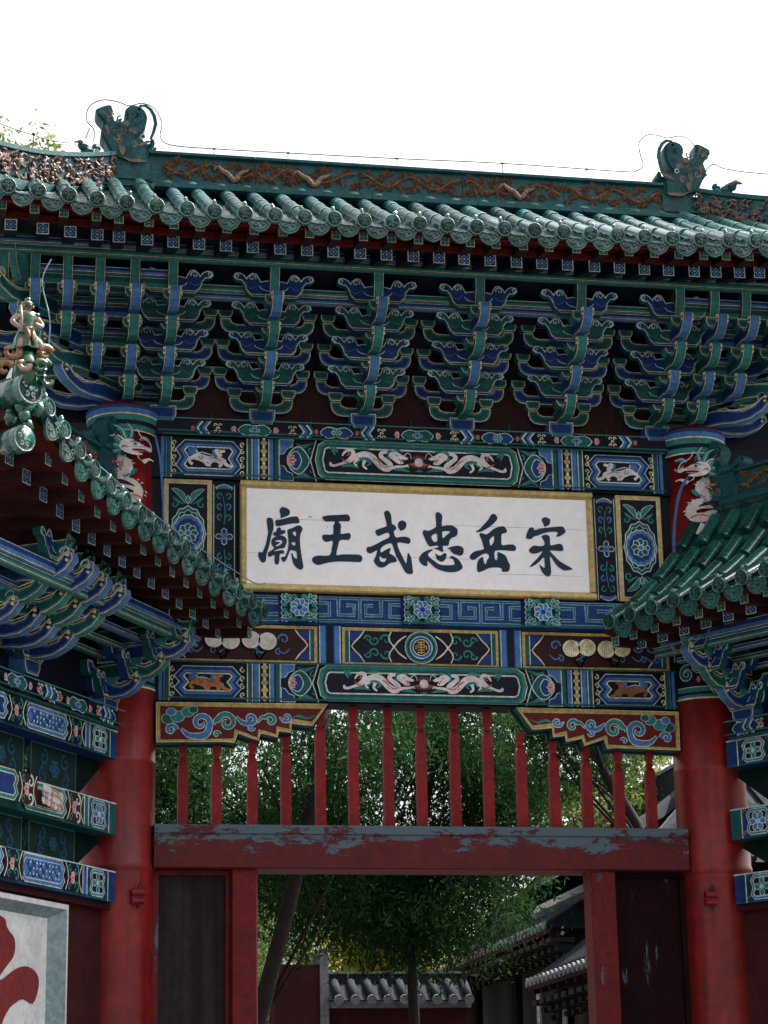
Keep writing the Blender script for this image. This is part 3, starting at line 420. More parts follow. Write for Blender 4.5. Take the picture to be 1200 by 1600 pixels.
# ---------------------------------------------------------------- the gateway
GATE = empty('memorial_gateway')
tag(GATE, 'tall painted timber memorial gateway with red columns, stacked brackets and a green glazed tile roof', 'gateway')
CX = 2.285
for s in (-1, 1):
    x = s*CX; y = .1
    c = MB(); c.lathe([(.285, 0), (.275, .3), (.27, 3.70), (.272, 3.71), (.283, 3.725), (.283, 3.765), (.276, 3.78), (.275, 4.5), (.279, 4.505), (.279, 4.53), (.274, 4.54), (.272, 5.06), (.26, 5.07), (.238, 5.6), (.232, 7.28)], 'COL', (x, y, 0), 40)
    co = c.build('column', GATE, smooth=True)
    co['label'] = 'left red column with a painted dragon near its top' if s < 0 else 'right red column with a painted dragon near its top'
    b = MB()
    b.lathe([(.274, 5.05), (.281, 5.052), (.281, 5.062), (.274, 5.065)], 'YL', (x, y, 0), 40, cap=False)
    b.lathe([(.2745, 5.066), (.2745, 5.085)], 'G2', (x, y, 0), 40, cap=False); b.lathe([(.2742, 5.0855), (.2742, 5.105)], 'N', (x, y, 0), 40, cap=False); b.lathe([(.274, 5.1055), (.274, 5.14)], 'G2', (x, y, 0), 40, cap=False)
    b.lathe([(.2735, 5.1405), (.2735, 5.147)], 'L', (x, y, 0), 40, cap=False)
    b.lathe([(.271, 5.147), (.262, 5.62)], 'N', (x, y, 0), 40, cap=False)
    def CP(r0): return lambda u, v, d: (x+(r0-d)*math.sin(u/r0), y-(r0-d)*math.cos(u/r0), v)
    a = Art(b, CP(.271), -.003)
    for (du, z, r) in ((-.13, 5.27, .06), (.05, 5.31, .07), (.22, 5.25, .06), (-.18, 5.46, .06), (.0, 5.5, .06), (.2, 5.46, .06), (-.33, 5.3, .06), (.36, 5.4, .05)):
        a.spiral(du*-s, z, r, 1.2, 1.2, s, .034, 'G', l='L')
    for (du, z) in ((-.04, 5.2), (-.2, 5.37), (.13, 5.2), (-.22, 5.33), (.1, 5.42)):
        a.lined([(du*-s, z-.03), (du*-s+.018, z), (du*-s, z+.03), (du*-s-.018, z)], 'P', 'P', .002)
    b.build('painted_band', co, smooth=True)
    k = MB(); k.lathe([(.232, 7.03), (.262, 7.035)], 'R', (x, y, 0), 40, cap=False)
    for j, (z0_, z1_, m_) in enumerate(((7.035, 7.045, 'YL'), (7.045, 7.085, 'G2'), (7.085, 7.12, 'N'), (7.12, 7.165, 'G2'), (7.165, 7.175, 'YL'), (7.175, 7.215, 'B2'), (7.215, 7.24, 'B'))):
        k.lathe([(.262+.004*j, z0_), (.266+.004*j, z1_)], m_, (x, y, 0), 40, cap=False)
    k.lathe([(.29, 7.24), (.0, 7.241)], 'N', (x, y, 0), 40, cap=False)
    k.build('capital_band', co, smooth=False)
    # dragon wound on the shaft
    d = MB(); a = Art(d, CP(.236), -.010, .0008)
    q = lambda pts: [(((p[0]-300)/1182)*(1 if s > 0 else -1), 7.03-(p[1]-430)/1182)+((p[2]/1182,) if len(p) > 2 else ()) for p in pts]
    for L in ([(60, 480, 8), (120, 470, 40), (170, 500, 20)], [(50, 560, 10), (90, 580, 26), (140, 540, 8)], [(100, 1290, 10), (160, 1270, 50), (260, 1300, 20)], [(80, 1380, 10), (130, 1340, 50), (100, 1260, 20)], [(230, 1330, 10), (280, 1240, 40), (380, 1220, 10)]): a.stroke(q(L), 0, 'B2'); a.stroke([(p[0], p[1]+.008, .006) for p in q(L)], 0, 'L')
    for L in ([(240, 500, 10), (270, 450, 30), (330, 430, 8)], [(300, 470, 10), (350, 440, 30), (400, 450, 8)], [(350, 560, 60), (380, 520, 60), (430, 500, 30)], [(200, 780, 20), (250, 820, 50), (310, 830, 20)], [(440, 720, 20), (480, 760, 50), (480, 820, 20)], [(380, 600, 30), (330, 640, 40), (290, 690, 20)]): a.stroke(q(L), 0, 'G2')
    a.stroke(q([(400, 500, 30), (450, 500, 50), (485, 560, 60), (470, 630, 70), (400, 690, 90), (310, 720, 100), (270, 770, 80), (330, 810, 80), (430, 830, 90), (460, 880, 100), (370, 900, 110), (250, 920, 100), (185, 970, 90), (200, 1040, 90), (290, 1050, 90), (400, 1010, 90), (455, 1050, 80), (430, 1110, 60), (350, 1125, 50), (290, 1180, 30), (230, 1240, 14)]), 0, 'W')
    for i in range(34):
        t = i/33; bp = [(450, 500), (485, 560), (470, 630), (400, 690), (310, 720), (270, 770), (330, 810), (430, 830), (460, 880), (370, 900), (250, 920), (185, 970), (200, 1040), (290, 1050), (400, 1010), (455, 1050), (430, 1110)]
        f_ = t*(len(bp)-1.001); j = int(f_); g = f_-j; px_, pz_ = bp[j][0]*(1-g)+bp[j+1][0]*g, bp[j][1]*(1-g)+bp[j+1][1]*g; dx_, dz_ = bp[j+1][0]-bp[j][0], bp[j+1][1]-bp[j][1]; l_ = math.hypot(dx_, dz_); nx_, nz_ = -dz_/l_, dx_/l_
        a.stroke(q([(px_-nx_*34, pz_-nz_*34, 5), (px_+dx_/l_*8, pz_+dz_/l_*8, 5), (px_+nx_*34, pz_+nz_*34, 5)]), 0, 'YL', 0)
        a.stroke(q([(px_+nx_*44, pz_+nz_*44, 16), (px_+nx_*62+dx_/l_*10, pz_+nz_*62+dz_/l_*10, 3)]), 0, 'L', 0)
    for L in ([(440, 880, 50), (490, 930, 34), (420, 960, 24)], [(490, 930, 20), (450, 980, 14)], [(300, 1150, 50), (270, 1200, 34), (330, 1210, 26), (345, 1270, 16)], [(270, 1130, 40), (220, 1230, 20)], [(180, 730, 40), (130, 690, 20), (90, 700, 10)]): a.stroke(q(L), 0, 'W')
    for L in ([(330, 560, 50), (400, 470, 40), (470, 440, 6)], [(340, 600, 50), (430, 560, 40), (500, 545, 6)], [(330, 640, 46), (400, 650, 36), (450, 690, 6)], [(300, 530, 40), (330, 440, 30), (390, 395, 5)], [(270, 520, 30), (260, 450, 22), (290, 390, 5)]): a.stroke(q(L), 0, 'G2'); a.stroke([(p[0], p[1]+.004, .004) for p in q(L)], 0, 'L')
    a.fill(q([(230, 545), (275, 525), (325, 545), (345, 600), (310, 650), (255, 672), (205, 672), (185, 655), (235, 640), (262, 622), (215, 612), (165, 612), (130, 628), (112, 606), (135, 585), (180, 580), (205, 560)]), 'W', 2)
    a.stroke(q([(170, 628, 5), (215, 636, 12), (262, 632, 5)]), 0, 'P'); a.circ(*q([(238, 572)])[0], .010, 'G2', 8); a.circ(*q([(238, 572)])[0], .005, 'N', 6); a.stroke(q([(205, 558, 4), (240, 545, 9), (275, 560, 4)]), 0, 'G')
    a.stroke(q([(300, 560, 10), (350, 500, 12), (420, 500, 4)]), 0, 'YL'); a.stroke(q([(290, 610, 5), (315, 590, 8), (325, 620, 4)]), 0, 'G'); a.stroke(q([(225, 672, 6), (215, 705, 8), (190, 720, 3)]), 0, 'L')
    a.stroke(q([(120, 600, 8), (140, 540, 8), (200, 500, 8), (230, 430, 6)]), 0, 'L')
    for L in ([(340, 800, 8), (320, 760, 20), (400, 740, 20), (440, 700, 8)], [(180, 1080, 10), (240, 1050, 22), (330, 1070, 8)], [(240, 970, 8), (330, 930, 40), (430, 915, 8)], [(420, 620, 6), (390, 660, 14), (450, 690, 6)]): a.stroke(q(L), 0, 'P' if L[0][0] != 240 else 'DR')
    d.build('dragon_painting', co)
    e = MB(); e.box(x-s*.05-.13, x-s*.05+.13, .0, .01, 0, .01, 'COL') if 0 else None
# beams
P_ = MB(); P_.box(-2.06, 2.06, -.03, .28, 7.06, 7.175, 'N'); a = Art(P_, FP(-.03)); plate_strip(a, -2.03, 2.03, 7.062, 7.173); P_.build('top_plate', GATE)
gate_beam('upper_beam', 6.725, 7.055, GATE, ('W', 'W'))
gate_beam('lower_beam', 4.985, 5.275, GATE, ('OR', 'BR'))
# backing of the plaque zone
m = MB(); m.box(-2.13, 2.13, .03, .2, 5.83, 6.722, 'N'); m.build('backing_board', GATE)
for s in (-1, 1):
    x0, x1 = 1.605, 1.975
    m = MB(); P = lambda u, v, d: (s*u, .0+d, v)
    m.box(min(s*x0, s*x1), max(s*x0, s*x1), .0, .028, 5.845, 6.712, 'FR')
    a = Art(m, FP(0)); a.T = (s, 1, 0, 0)
    a.rect(x0+.03, x1-.03, 5.875, 6.682, 'YL'); a.rect(x0+.036, x1-.036, 5.881, 6.676, 'N'); medallion(a, (x0+x1)/2, 6.28, x1-x0-.08, .80)
    m.build('medallion_panel', GATE)
    m = MB(); m.box(min(s*1.425, s*1.598), max(s*1.425, s*1.598), .008, .028, 5.845, 6.69, 'N'); a = Art(m, FP(.008)); a.T = (s, 1, 0, 0)
    for k in (1.428, 1.588): a.rect(k, k+.007, 5.85, 6.68, 'L')
    slim_vine(a, 1.512, 5.86, 6.67, .16); m.build('vine_panel', GATE)
m = MB(); m.box(-2.13, 2.13, 0, .24, 5.588, 5.828, 'B'); a = Art(m, FP())
edges = [(-2.0, -1.09), (-.80, -.145), (.145, .80), (1.09, 2.0)]
for x0, x1 in edges: tmeander(a, x0+.01, x1-.01, 5.60, 5.815)
for u in (-.945, 0, .945): patch(a, u, 5.60, 5.815, .265)
a.rect(-2.0, 2.0, 5.588, 5.602, 'G'); m.build('key_pattern_beam', GATE)
# frieze row
m = MB(); m.box(-2.13, 2.13, .012, .2, 5.278, 5.585, 'N'); m.build('frieze_backing', GATE)
for s in (-1, 1):
    m = MB(); m.box(min(s*.62, s*.79), max(s*.62, s*.79), -.012, .0115, 5.28, 5.583, 'B2'); a = Art(m, FP(-.012)); a.T = (s, 1, 0, 0); a.rect(.68, .73, 5.28, 5.583, 'N'); a.rect(.672, .68, 5.28, 5.583, 'B'); a.rect(.73, .738, 5.28, 5.583, 'B'); a.rect(.625, .632, 5.28, 5.583, 'L'); a.rect(.78, .787, 5.28, 5.583, 'L')
    m.build('frieze_strut', GATE)
    m = MB(); m.box(min(s*.8, s*1.975), max(s*.8, s*1.975), -.004, .0115, 5.283, 5.578, 'Y')
    a = Art(m, FP(-.004)); a.T = (s, 1, 0, 0); swirl_panel(a, .825, 1.95, 5.308, 5.553, 'DR'); a.stroke([(.828, 5.311), (1.947, 5.311), (1.947, 5.55), (.828, 5.55)], .005, 'N', 0, True)
    for u in (1.06, 1.23, 1.55, 1.72, 1.83):
        a.spiral(u, 5.47, .045, 0, 1.1, 1 if u < 1.4 else -1, .014, 'B2'); a.spiral(u+.04, 5.37, .03, 2, 1, -1, .012, 'B2'); a.stroke([(u-.05, 5.40, .004), (u, 5.36, .012), (u+.05, 5.40, .004)], 0, 'B2')
    m.build('frieze_panel', GATE)
    for k, u in enumerate((1.185, 1.31, 1.465, 1.59)):
        f = MB(); zc = 5.448+.01*(k % 2); n = 20; r = .069
        f.plate([(s*u+r*math.cos(2*PI*i/n)*1.02, zc+r*.98*math.sin(2*PI*i/n)) for i in range(n)], FP(0), -.030, -.0245, [], 'W' if s < 0 else 'YL', 'YL')
        dx = .055*(1 if k in (0, 2) else -1) if k != 3 else -.06
        f.add([(s*u-.006, -.029, zc-.05), (s*u+.008, -.029, zc-.05), (s*(u+dx)+.007, -.029, 5.305), (s*(u+dx)-.006, -.029, 5.305)], [(0, 1, 2, 3), (3, 2, 1, 0)], 'W')
        a = Art(f, FP(-.030), -.0005)
        for j in range(7):
            t = (j-3)/3.4; a.stroke([(s*u+t*r*.9, zc-.045*(1-abs(t)), .003), (s*u+t*r*.75, zc+.01, .004), (s*u+t*r*.2, zc+r*.93, .002)] if s > 0 else [(s*u+t*r*.9, zc+.02, .002), (s*u+t*r*.3, zc-r*.9, .003)], 0, 'BR' if s > 0 else 'YL', 2)
        f.build('round_fan', GATE)
m = MB(); m.box(-.61, .61, -.004, .0115, 5.283, 5.578, 'Y'); a = Art(m, FP(-.004)); swirl_panel(a, -.588, .588, 5.308, 5.553)
zc = 5.43
for s in (-1, 1):
    a.T = (s, 1, 0, 0)
    for (u, dz, r, t) in ((.27, .055, .045, 1), (.27, -.055, .045, -1), (.36, .05, .04, -1), (.36, -.05, .04, 1), (.41, .06, .03, 1), (.41, -.06, .03, -1)): a.spiral(u, zc+dz, r, 0, 1.1, t, .016, 'G2')
    for t in (1, -1): a.stroke([(.115, zc+t*.09, .01), (.17, zc+t*.05, .012), (.21, zc, .010), (.25, zc-t*.06, .010), (.23, zc-t*.12, .008)], 0, 'YL')
a.T = (1, 1, 0, 0)
for r, c in ((.128, 'L'), (.122, 'G2'), (.108, 'GD'), (.098, 'G'), (.09, 'L'), (.084, 'B2'), (.074, 'B'), (.066, 'YL'), (.060, 'DR')): a.circ(0, zc, r, c, 22)
for L in ([(-.03, .04), (.03, .04)], [(-.04, .015), (-.04, -.015)], [(.04, .015), (.04, -.015)], [(-.03, -.04), (.03, -.04)], [(0, .05), (0, -.05)], [(-.025, .02), (-.025, 0), (.025, 0), (.025, .02)], [(-.025, -.02), (.025, -.02)], [(-.02, .022), (.02, .022)]): a.stroke([(p[0], zc+p[1]) for p in L], .009, 'Y', 0)
m.build('frieze_panel', GATE)
# carved brackets under the lower beam
qs = lambda L: [(x/1000, z/1000) for x, z in L]
for s in (-1, 1):
    m = MB(); f = -s
    out_ = [(f*x, z) for x, z in qs(DATA['qt'])]; out_ = [(max(-2.02, min(2.02, x)), min(z, 4.983)) for x, z in out_]
    m.plate(out_, FP(0), -.03, .09, [(.004, 'YL')], 'Y', 'G')
    m.plate(inset(ccw(out_), -.018), FP(0), .092, .13, [], 'GD', 'G')
    a = Art(m, FP(-.03)); a.T = (f, 1, 0, 0); inn = qs(DATA['qt_in']); a.fill(inn, 'R'); a.stroke(inn, .005, 'N', 0, True)
    z_ = lambda px, pz: (-2.02+(px-14)/857, 4.966-(pz-55)/857+px*1.0e-5)
    def sp(px, pz, r, a0, t, dr, w, c, tail=()): u, v = z_(px, pz); a.spiral(u, v, r/857, a0, t, dr, w/857, c, [z_(p[0], p[1])+(p[2]/857,) for p in tail], 'L')
    sp(300, 190, 62, -.6, 1.15, 1, 34, 'B2', [(175, 225, 8), (215, 265, 26), (270, 275, 34), (330, 265, 38)]); sp(465, 185, 62, 2.9, 1.2, -1, 32, 'G2', [(385, 200, 6), (392, 170, 20)])
    sp(615, 160, 34, -.9, 1.0, 1, 22, 'B2', [(525, 145, 4), (560, 180, 22), (600, 192, 26)]); sp(745, 170, 40, 2.6, 1.0, -1, 22, 'G2', [(660, 185, 4), (690, 150, 16)]); sp(850, 150, 24, -1, 1, 1, 15, 'B2', [(805, 145, 3), (830, 172, 14)])
    sp(110, 235, 36, 0, 1.1, 1, 24, 'B2'); sp(620, 215, 20, 0, 1, -1, 14, 'B2'); sp(400, 262, 20, 0, 1, 1, 14, 'G2')
    a.stroke([z_(880, 150)+(.006,), z_(930, 140)+(.022,), z_(980, 155)+(.016,), z_(1035, 135)+(.004,)], 0, 'G2')
    for (px, pz, r, c) in ((90, 165, 40, 'G'), (150, 150, 44, 'G2'), (215, 120, 40, 'G2'), (110, 120, 30, 'B2'), (250, 105, 28, 'G')): u, v = z_(px, pz); a.circ(u, v, (r+4)/857, 'L', 12, .8); a.circ(u, v, r/857, c, 12, .8)
    m.build('carved_bracket', GATE)
# balusters, lintel, jambs, panels
bx = [-1.806, -1.555, -1.288, -1.034, -0.773, -0.521, -0.253, 0.002, 0.263, 0.521, 0.78, 1.036, 1.293, 1.547, 1.801]
def bracket_z(x):  # lower edge of the carved bracket above x
    x = abs(x); 
    return 4.98 if x < .78 else (4.80 if x < 1.02 else 4.74 if x < 1.25 else 4.70 if x < 1.45 else 4.665)
for x in bx:
    zt = bracket_z(x); h0 = 4.055; m = MB(); n = zt-.18 if zt > 4.9 else zt-.115
    prof = [(h0, .043), (n-.10, .043), (n-.04, .041), (n-.015, .032), (n, .022), (n+.012, .034), (n+.022, .024), (n+.045, .024), (n+.07, .037), (zt, .035)]
    m.loft([[(w*.87*a_, w*.8*b_, z) for a_, b_ in ((-1, -1), (1, -1), (1, 1), (-1, 1))] for z, w in prof], 'BAL')
    m.build('baluster', GATE, (x, .10, 0))
m = MB(); yb = -.06
pf = [(yb+.012, 3.735), (yb, 3.745), (yb, 3.985), (yb-.014, 3.99), (yb-.014, 4.045), (yb-.004, 4.055), (.26, 4.055), (.26, 3.735)]
m.loft([[(x, y, z) for y, z in pf] for x in np.linspace(-2.025, 2.03, 14)], 'LIN'); m.build('lintel_beam', GATE)
for s in (-1, 1):
    m = MB(); x0, x1 = 1.262, 1.458
    m.loft([[(s*x, y, z) for x, y in ((x0, .0), (x0+.012, -.02), (x1-.012, -.02), (x1, .0), (x1, .2), (x0, .2))] for z in (0, 1.8, 3.735)], 'JAM'); m.build('door_jamb', GATE)
    m = MB(); m.box(min(s*1.456, s*2.03), max(s*1.456, s*2.03), .10, .15, .3, 3.735, 'DPN' if s > 0 else 'DPG')
    for (x0, x1, z0, z1) in ((1.46, 1.49, .3, 3.73), (1.98, 2.03, .3, 3.73), (1.49, 1.98, 3.70, 3.733)): m.box(min(s*x0, s*x1), max(s*x0, s*x1), .055, .098, z0, z1, 'DPN' if s > 0 else 'JAM')
    m.build('side_panel', GATE)
# ---------------------------------------------------------------- the name board
PLQ = empty('name_board', (0, -.02, 5.83))
tag(PLQ, 'white name board with dark brush characters in a gold frame over the gateway', 'sign')
m = MB(); m.box(-1.35, 1.35, -.03, .014, .06, .82, 'PL'); m.build('board', PLQ)
for nm, bxs in (('frame_rail', [(-1.395, 1.395, .005, .062), (-1.395, 1.395, .815, .872)]), ('frame_stile', [(-1.395, -1.345, .062, .815), (1.345, 1.395, .062, .815)])):
    for x0, x1, z0, z1 in bxs:
        m = MB()
        if nm == 'frame_rail': pr = [(z0, .012), (z0, -.05), (z0+.012, -.062), (z1-.02, -.058), (z1, -.035), (z1, .012)] if z0 < .4 else [(z0, .012), (z0, -.035), (z0+.02, -.058), (z1-.012, -.062), (z1, -.05), (z1, .012)]; m.loft([[(x, y, z) for z, y in pr] for x in (x0, x1)], 'FR')
        else:
            pr = [(x0, .012), (x0, -.048), (x0+.012, -.06), (x1-.02, -.056), (x1, -.033), (x1, .012)] if x0 < 0 else [(x0, .012), (x0, -.033), (x0+.02, -.056), (x1-.012, -.06), (x1, -.048), (x1, .012)]; m.loft([[(x, y, z) for x, y in pr] for z in (z0, z1)], 'FR')
        m.build(nm, PLQ)
m = MB(); a = Art(m, lambda u, v, d: (u, -.0302+d, v), -.0004, .0001)
for z, x0, x1 in ((.30, -1.34, -.9), (.302, -.2, .5), (.57, .1, 1.34), (.575, -1.2, -.5), (.19, .6, 1.3)): a.stroke([(x0, z, .0015), ((x0+x1)/2, z+.002, .0028), (x1, z, .001)], 0, 'LIME', 2)
a.stroke([(-.868, .60), (-.842, .60)], .006, 'K', 0)
for k in range(26): x, z = rnd.uniform(-1.3, 1.3), rnd.uniform(.09, .78); a.circ(x, z, rnd.uniform(.0015, .004), 'LIME', 6)
m.build('board_wear', PLQ)
for ch in DATA['chars']:
    m = MB()
    for k, (o, hs_) in enumerate(ch):
        P = lambda u, v, d: (u, -.0305+d, v-5.83)
        pp = cr(ccw([(x/1000, z/1000) for x, z in o]), 2); hh = [cr([(x/1000, z/1000) for x, z in h], 2) for h in hs_]
        m.face(pp, P, -.0035-.0004*k, 'K', hh)
    m.build('character', PLQ)
# ---------------------------------------------------------------- brackets
MESH = {}
def cached(key, fn):
    if key not in MESH: MESH[key] = fn()
    return MESH[key]
ALT = {'G': ('G', 'G2', 'B'), 'B': ('B', 'B2', 'G')}
def rings(c): return [(.007, 'YL'), (.004, 'N'), (.011, ALT[c][1])]
def cross_arm(hw, c):
    def f():
        m = MB(); p = [(-hw, .118), (-hw, .078), (-hw+.014, .038), (-hw+.045, .010), (-hw+.09, 0), (hw-.09, 0), (hw-.045, .010), (hw-.014, .038), (hw, .078), (hw, .118), (hw-.078, .118), (hw-.088, .090), (hw-.12, .074), (-hw+.12, .074), (-hw+.088, .090), (-hw+.078, .118)]
        m.plate(p, FP(), -.035, .035, [(.0075, 'YL'), (.003, 'N'), (.010, ALT[c][1])], ALT[c][0], ALT[c][2]); return m.mesh('cross_arm')
    return cached(('ca', hw, c), f)
def block(w, h, d, c):
    def f():
        m = MB(); a, b = w/2, w*.36
        rr = rings(c) if w > .12 else [(.006, 'YL'), (.003, 'N'), (.008, ALT[c][1])]
        m.plate([(-b, 0), (b, 0), (a, h*.42), (a, h), (-a, h), (-a, h*.42)], FP(), -d/2, d/2, rr, ALT[c][0], ALT[c][1]); return m.mesh('bearing_block')
    return cached(('bl', w, h, c), f)
def cloud_arm(hw, c, mirror=1):
    def f():
        m = MB(); k = hw/.28; kz = 1.18
        h = [(0, 0), (.16, 0), (.19, .03), (.205, .07), (.225, .095), (.255, .095), (.28, .115), (.27, .142), (.235, .147), (.205, .132), (.188, .11), (.178, .128), (.15, .15), (.12, .145), (.105, .12), (.09, .092), (.055, .1), (0, .1)]
        for s in (-1, 1):
            P = lambda u, v, d: (s*u, d, v)
            p = [(x*k, z*kz) for x, z in h]; m.plate(p, P, -.03, .03, [(.007, 'L'), (.003, 'N')], ALT[c][0], ALT[c][2])
            m.plate([(0, -.022), (.15*k, -.022), (.185*k, .012), (.2*k, .05), (.18*k, .02), (.155*k, -.002), (0, -.002)], P, -.045, .03, [(.003, 'YL')], ALT[c][2], ALT[c][2], back=False)
            a = Art(m, P, -.0312); a.spiral(.150*k, .136, .030, PI*1.1, 1.2, -1, .009, 'L'); a.spiral(.252*k, .146, .022, -PI*.6, 1.2, 1, .008, 'L')
            a.stroke([(.03, .03, .005), (.08*k, .045, .006), (.1*k, .07, .005)], 0, 'L'); a.stroke([(.11*k, .08, .004), (.15*k, .05, .006), (.18*k, .06, .005), (.2*k, .1, .004)], 0, ALT[c][1])
        return m.mesh('cloud_arm')
    return cached(('cl', hw, c), f)
def nose(u1, c, w=.076, sc=1.0, b=0.):
    """projecting arm in side view, u = distance towards the viewer (-y)"""
    def f():
        m = MB()
        t = [(u1+.06, -.012), (u1+.125, -.004), (u1+.185, .035), (u1+.222, .09), (u1+.218, .128), (u1+.188, .14), (u1+.165, .126), (u1+.168, .104), (u1+.15, .078), (u1+.1, .06), (u1+.05, .078), (u1+.02, .105)]
        t = [(u1+(x-u1)*sc, z*(1+.25*(sc-1))) for x, z in t]
        p = [(b, 0), (u1, 0)]+t+[(b, .105)]
        P = lambda u, v, d: (d, -u, v)
        rr = [(.006, 'YL'), (.003, 'N'), (.009, ALT[c][1])]
        pc = ccw(p); P2 = lambda u, v, d: (-d, -u, v)
        m.plate(pc, P, -w/2, w/2, rr, ALT[c][0], ALT[c][1], back=False)
        # second painted side
        ps = [pc]
        for ww, mm in rr: ps.append(inset(ps[-1], ww))
        n = len(pc)
        for i, (ww, mm) in enumerate(rr): m.add([P(u, v, w/2) for u, v in ps[i]+ps[i+1]], [(j, (j+1) % n, n+(j+1) % n, n+j) for j in range(n)], mm)
        m.face(ps[-1], P, w/2, ALT[c][0])
        # painted underside: pale edge lines and a lighter middle band
        lo = p[1:9]
        for e, col in ((.5, 'YL'), (.44, 'N'), (.40, ALT[c][1])):
            d0 = .0012+.0007*(1 if e < .5 else 0)+.0007*(1 if e < .43 else 0); q = []
            for i, (x, z) in enumerate(lo):
                x0, z0 = lo[max(i-1, 0)]; x1, z1 = lo[min(i+1, len(lo)-1)]; l = math.hypot(x1-x0, z1-z0); nx, nz = (z1-z0)/l, -(x1-x0)/l
                q += [(-w*e, -(x+nx*d0), z+nz*d0), (w*e, -(x+nx*d0), z+nz*d0)]
            m.add(q, [(2*i, 2*i+1, 2*i+3, 2*i+2) for i in range(len(lo)-1)], col)
        if sc > 1.2:
            for s in (-1, 1):
                pp = [(u1+.185*sc-r_*math.cos(t_), .16+r_*math.sin(t_)) for t_, r_ in [(q*.62, .042*(1-q/13)) for q in range(11)]]
                m.tube([(s*w*.42, -x, z) for x, z in pp], .008, 'L', 5)
                m.tube([(s*w*.5, -x, z+.012) for x, z in [(u1-.02, .10), (u1+.04*sc, .085), (u1+.10*sc, .075), (u1+.16*sc, .10), (u1+.20*sc, .15)]], .005, 'YL', 5)
        # little scroll rolls on the tip
        cx, cz = u1+.2*sc, .118*(1+.25*(sc-1))
        for s in (-1, 1):
            for (dx, dz, r) in ((0, 0, .013), (-.004, -.035, .011)): m.tube([(s*w*.5, -(cx+dx), cz+dz), (s*(w*.5+.012), -(cx+dx), cz+dz)], r, 'YL', 8)
        return m.mesh('projecting_arm')
    return cached(('no', round(u1, 3), c, w, sc, b), f)
def top_arm(u1, hh, c):
    def f():
        m = MB(); p = [(0, 0), (u1, 0), (u1+.03, .05), (u1+.06, .14), (u1+.075, hh), (0, hh)]; P = lambda u, v, d: (d, -u, v); w = .07
        m.plate(p, P, -w/2, w/2, [(.006, 'YL'), (.003, 'N'), (.009, ALT[c][1])], ALT[c][0], ALT[c][1])
        lo = p[1:5]
        for e, col, d0 in ((.5, 'YL', .0012), (.44, 'N', .0019), (.38, 'G2' if c == 'G' else 'B2', .0026)): m.add([v for x, z in lo for v in ((-w*e, -x-d0, z), (w*e, -x-d0, z))], [(2*i, 2*i+1, 2*i+3, 2*i+2) for i in range(3)], col)
        return m.mesh('top_arm')
    return cached(('ta', u1, hh, c), f)
def bracket_set(parent, x, y, z, nt=4, step=.19, dz=.17, rz=0, t0=0, cross=True, base=True, left=True, hw=(.25, .365, .31), top_h=.30, capc='B'):
    """t0 = first tier present (0 = full set)"""
    S = empty('bracket_set', (x, y, z), rz, parent)
    if base: inst('cap_block', block(.2, .125, .2, 'B'), S, (0, 0, 0))
    cols = ['G', 'B', 'G', 'B', 'G', 'B']
    for k in range(t0, nt):
        zk = .115+dz*k; u1 = step*(k+1)+.03
        inst('projecting_arm', nose(u1, cols[k], b=(0 if k == t0 else step*k-.05)), S, (0, 0, zk))
        inst('bearing_block', block(.145, .075, .12, 'G'), S, (0, -step*(k+1), zk+.098))
        if cross:
            yk = 0 if k == 0 else -step*(k-1); h = hw[0] if k == 0 else hw[1]; c = 'G' if k in (0, 3) else 'B'
            inst('cross_arm', cross_arm(h, c), S, (0, yk, zk+.003))
            for s in (-1, 1): inst('bearing_block', block(.112, .070, .1, 'G'), S, (s*(h-.038), yk-.004, zk+.124))
            if k: inst('cloud_arm', cloud_arm(hw[2], 'G' if k % 2 else 'B'), S, (0, -step*k-.055, zk-.004))
    zk = .115+dz*nt
    inst('top_arm', top_arm(step*nt+.04, top_h, 'G'), S, (0, 0, zk))
    if cross: inst('cloud_arm', cloud_arm(hw[2], 'B'), S, (0, -step*nt, zk+.006))
    return S
def hbeam(name, parent, x0, x1, y, z0, z1, c, d=.07, bands=True):
    m = MB(); lo, hi = ALT[c][1], ALT[c][0]
    m.box(x0, x1, y, y+d, z0, z1, hi)
    e = .0012
    def band(za, zb, col, k): m.add([(x0, y-e*k, za), (x1, y-e*k, za), (x1, y-e*k, zb), (x0, y-e*k, zb)], [(0, 1, 2, 3)], col)
    h = z1-z0
    band(z0+h*.12, z0+h*.48, lo, 1); band(z0+.004, z0+.009, 'YL', 2); band(z1-.010, z1-.006, 'L', 2)
    m.add([(x0, y+.006, z0-e), (x1, y+.006, z0-e), (x1, y+d-.006, z0-e), (x0, y+d-.006, z0-e)], [(0, 1, 2, 3)], lo)
    m.add([(x0, y+.001, z0-2*e), (x1, y+.001, z0-2*e), (x1, y+.007, z0-2*e), (x0, y+.007, z0-2*e)], [(0, 1, 2, 3)], 'YL')
    return m.build(name, parent)
ZB = 7.18; ST = .19; DZ = .17
for x in (-1.215, -.415, .378, 1.187): bracket_set(GATE, x, .1, ZB)
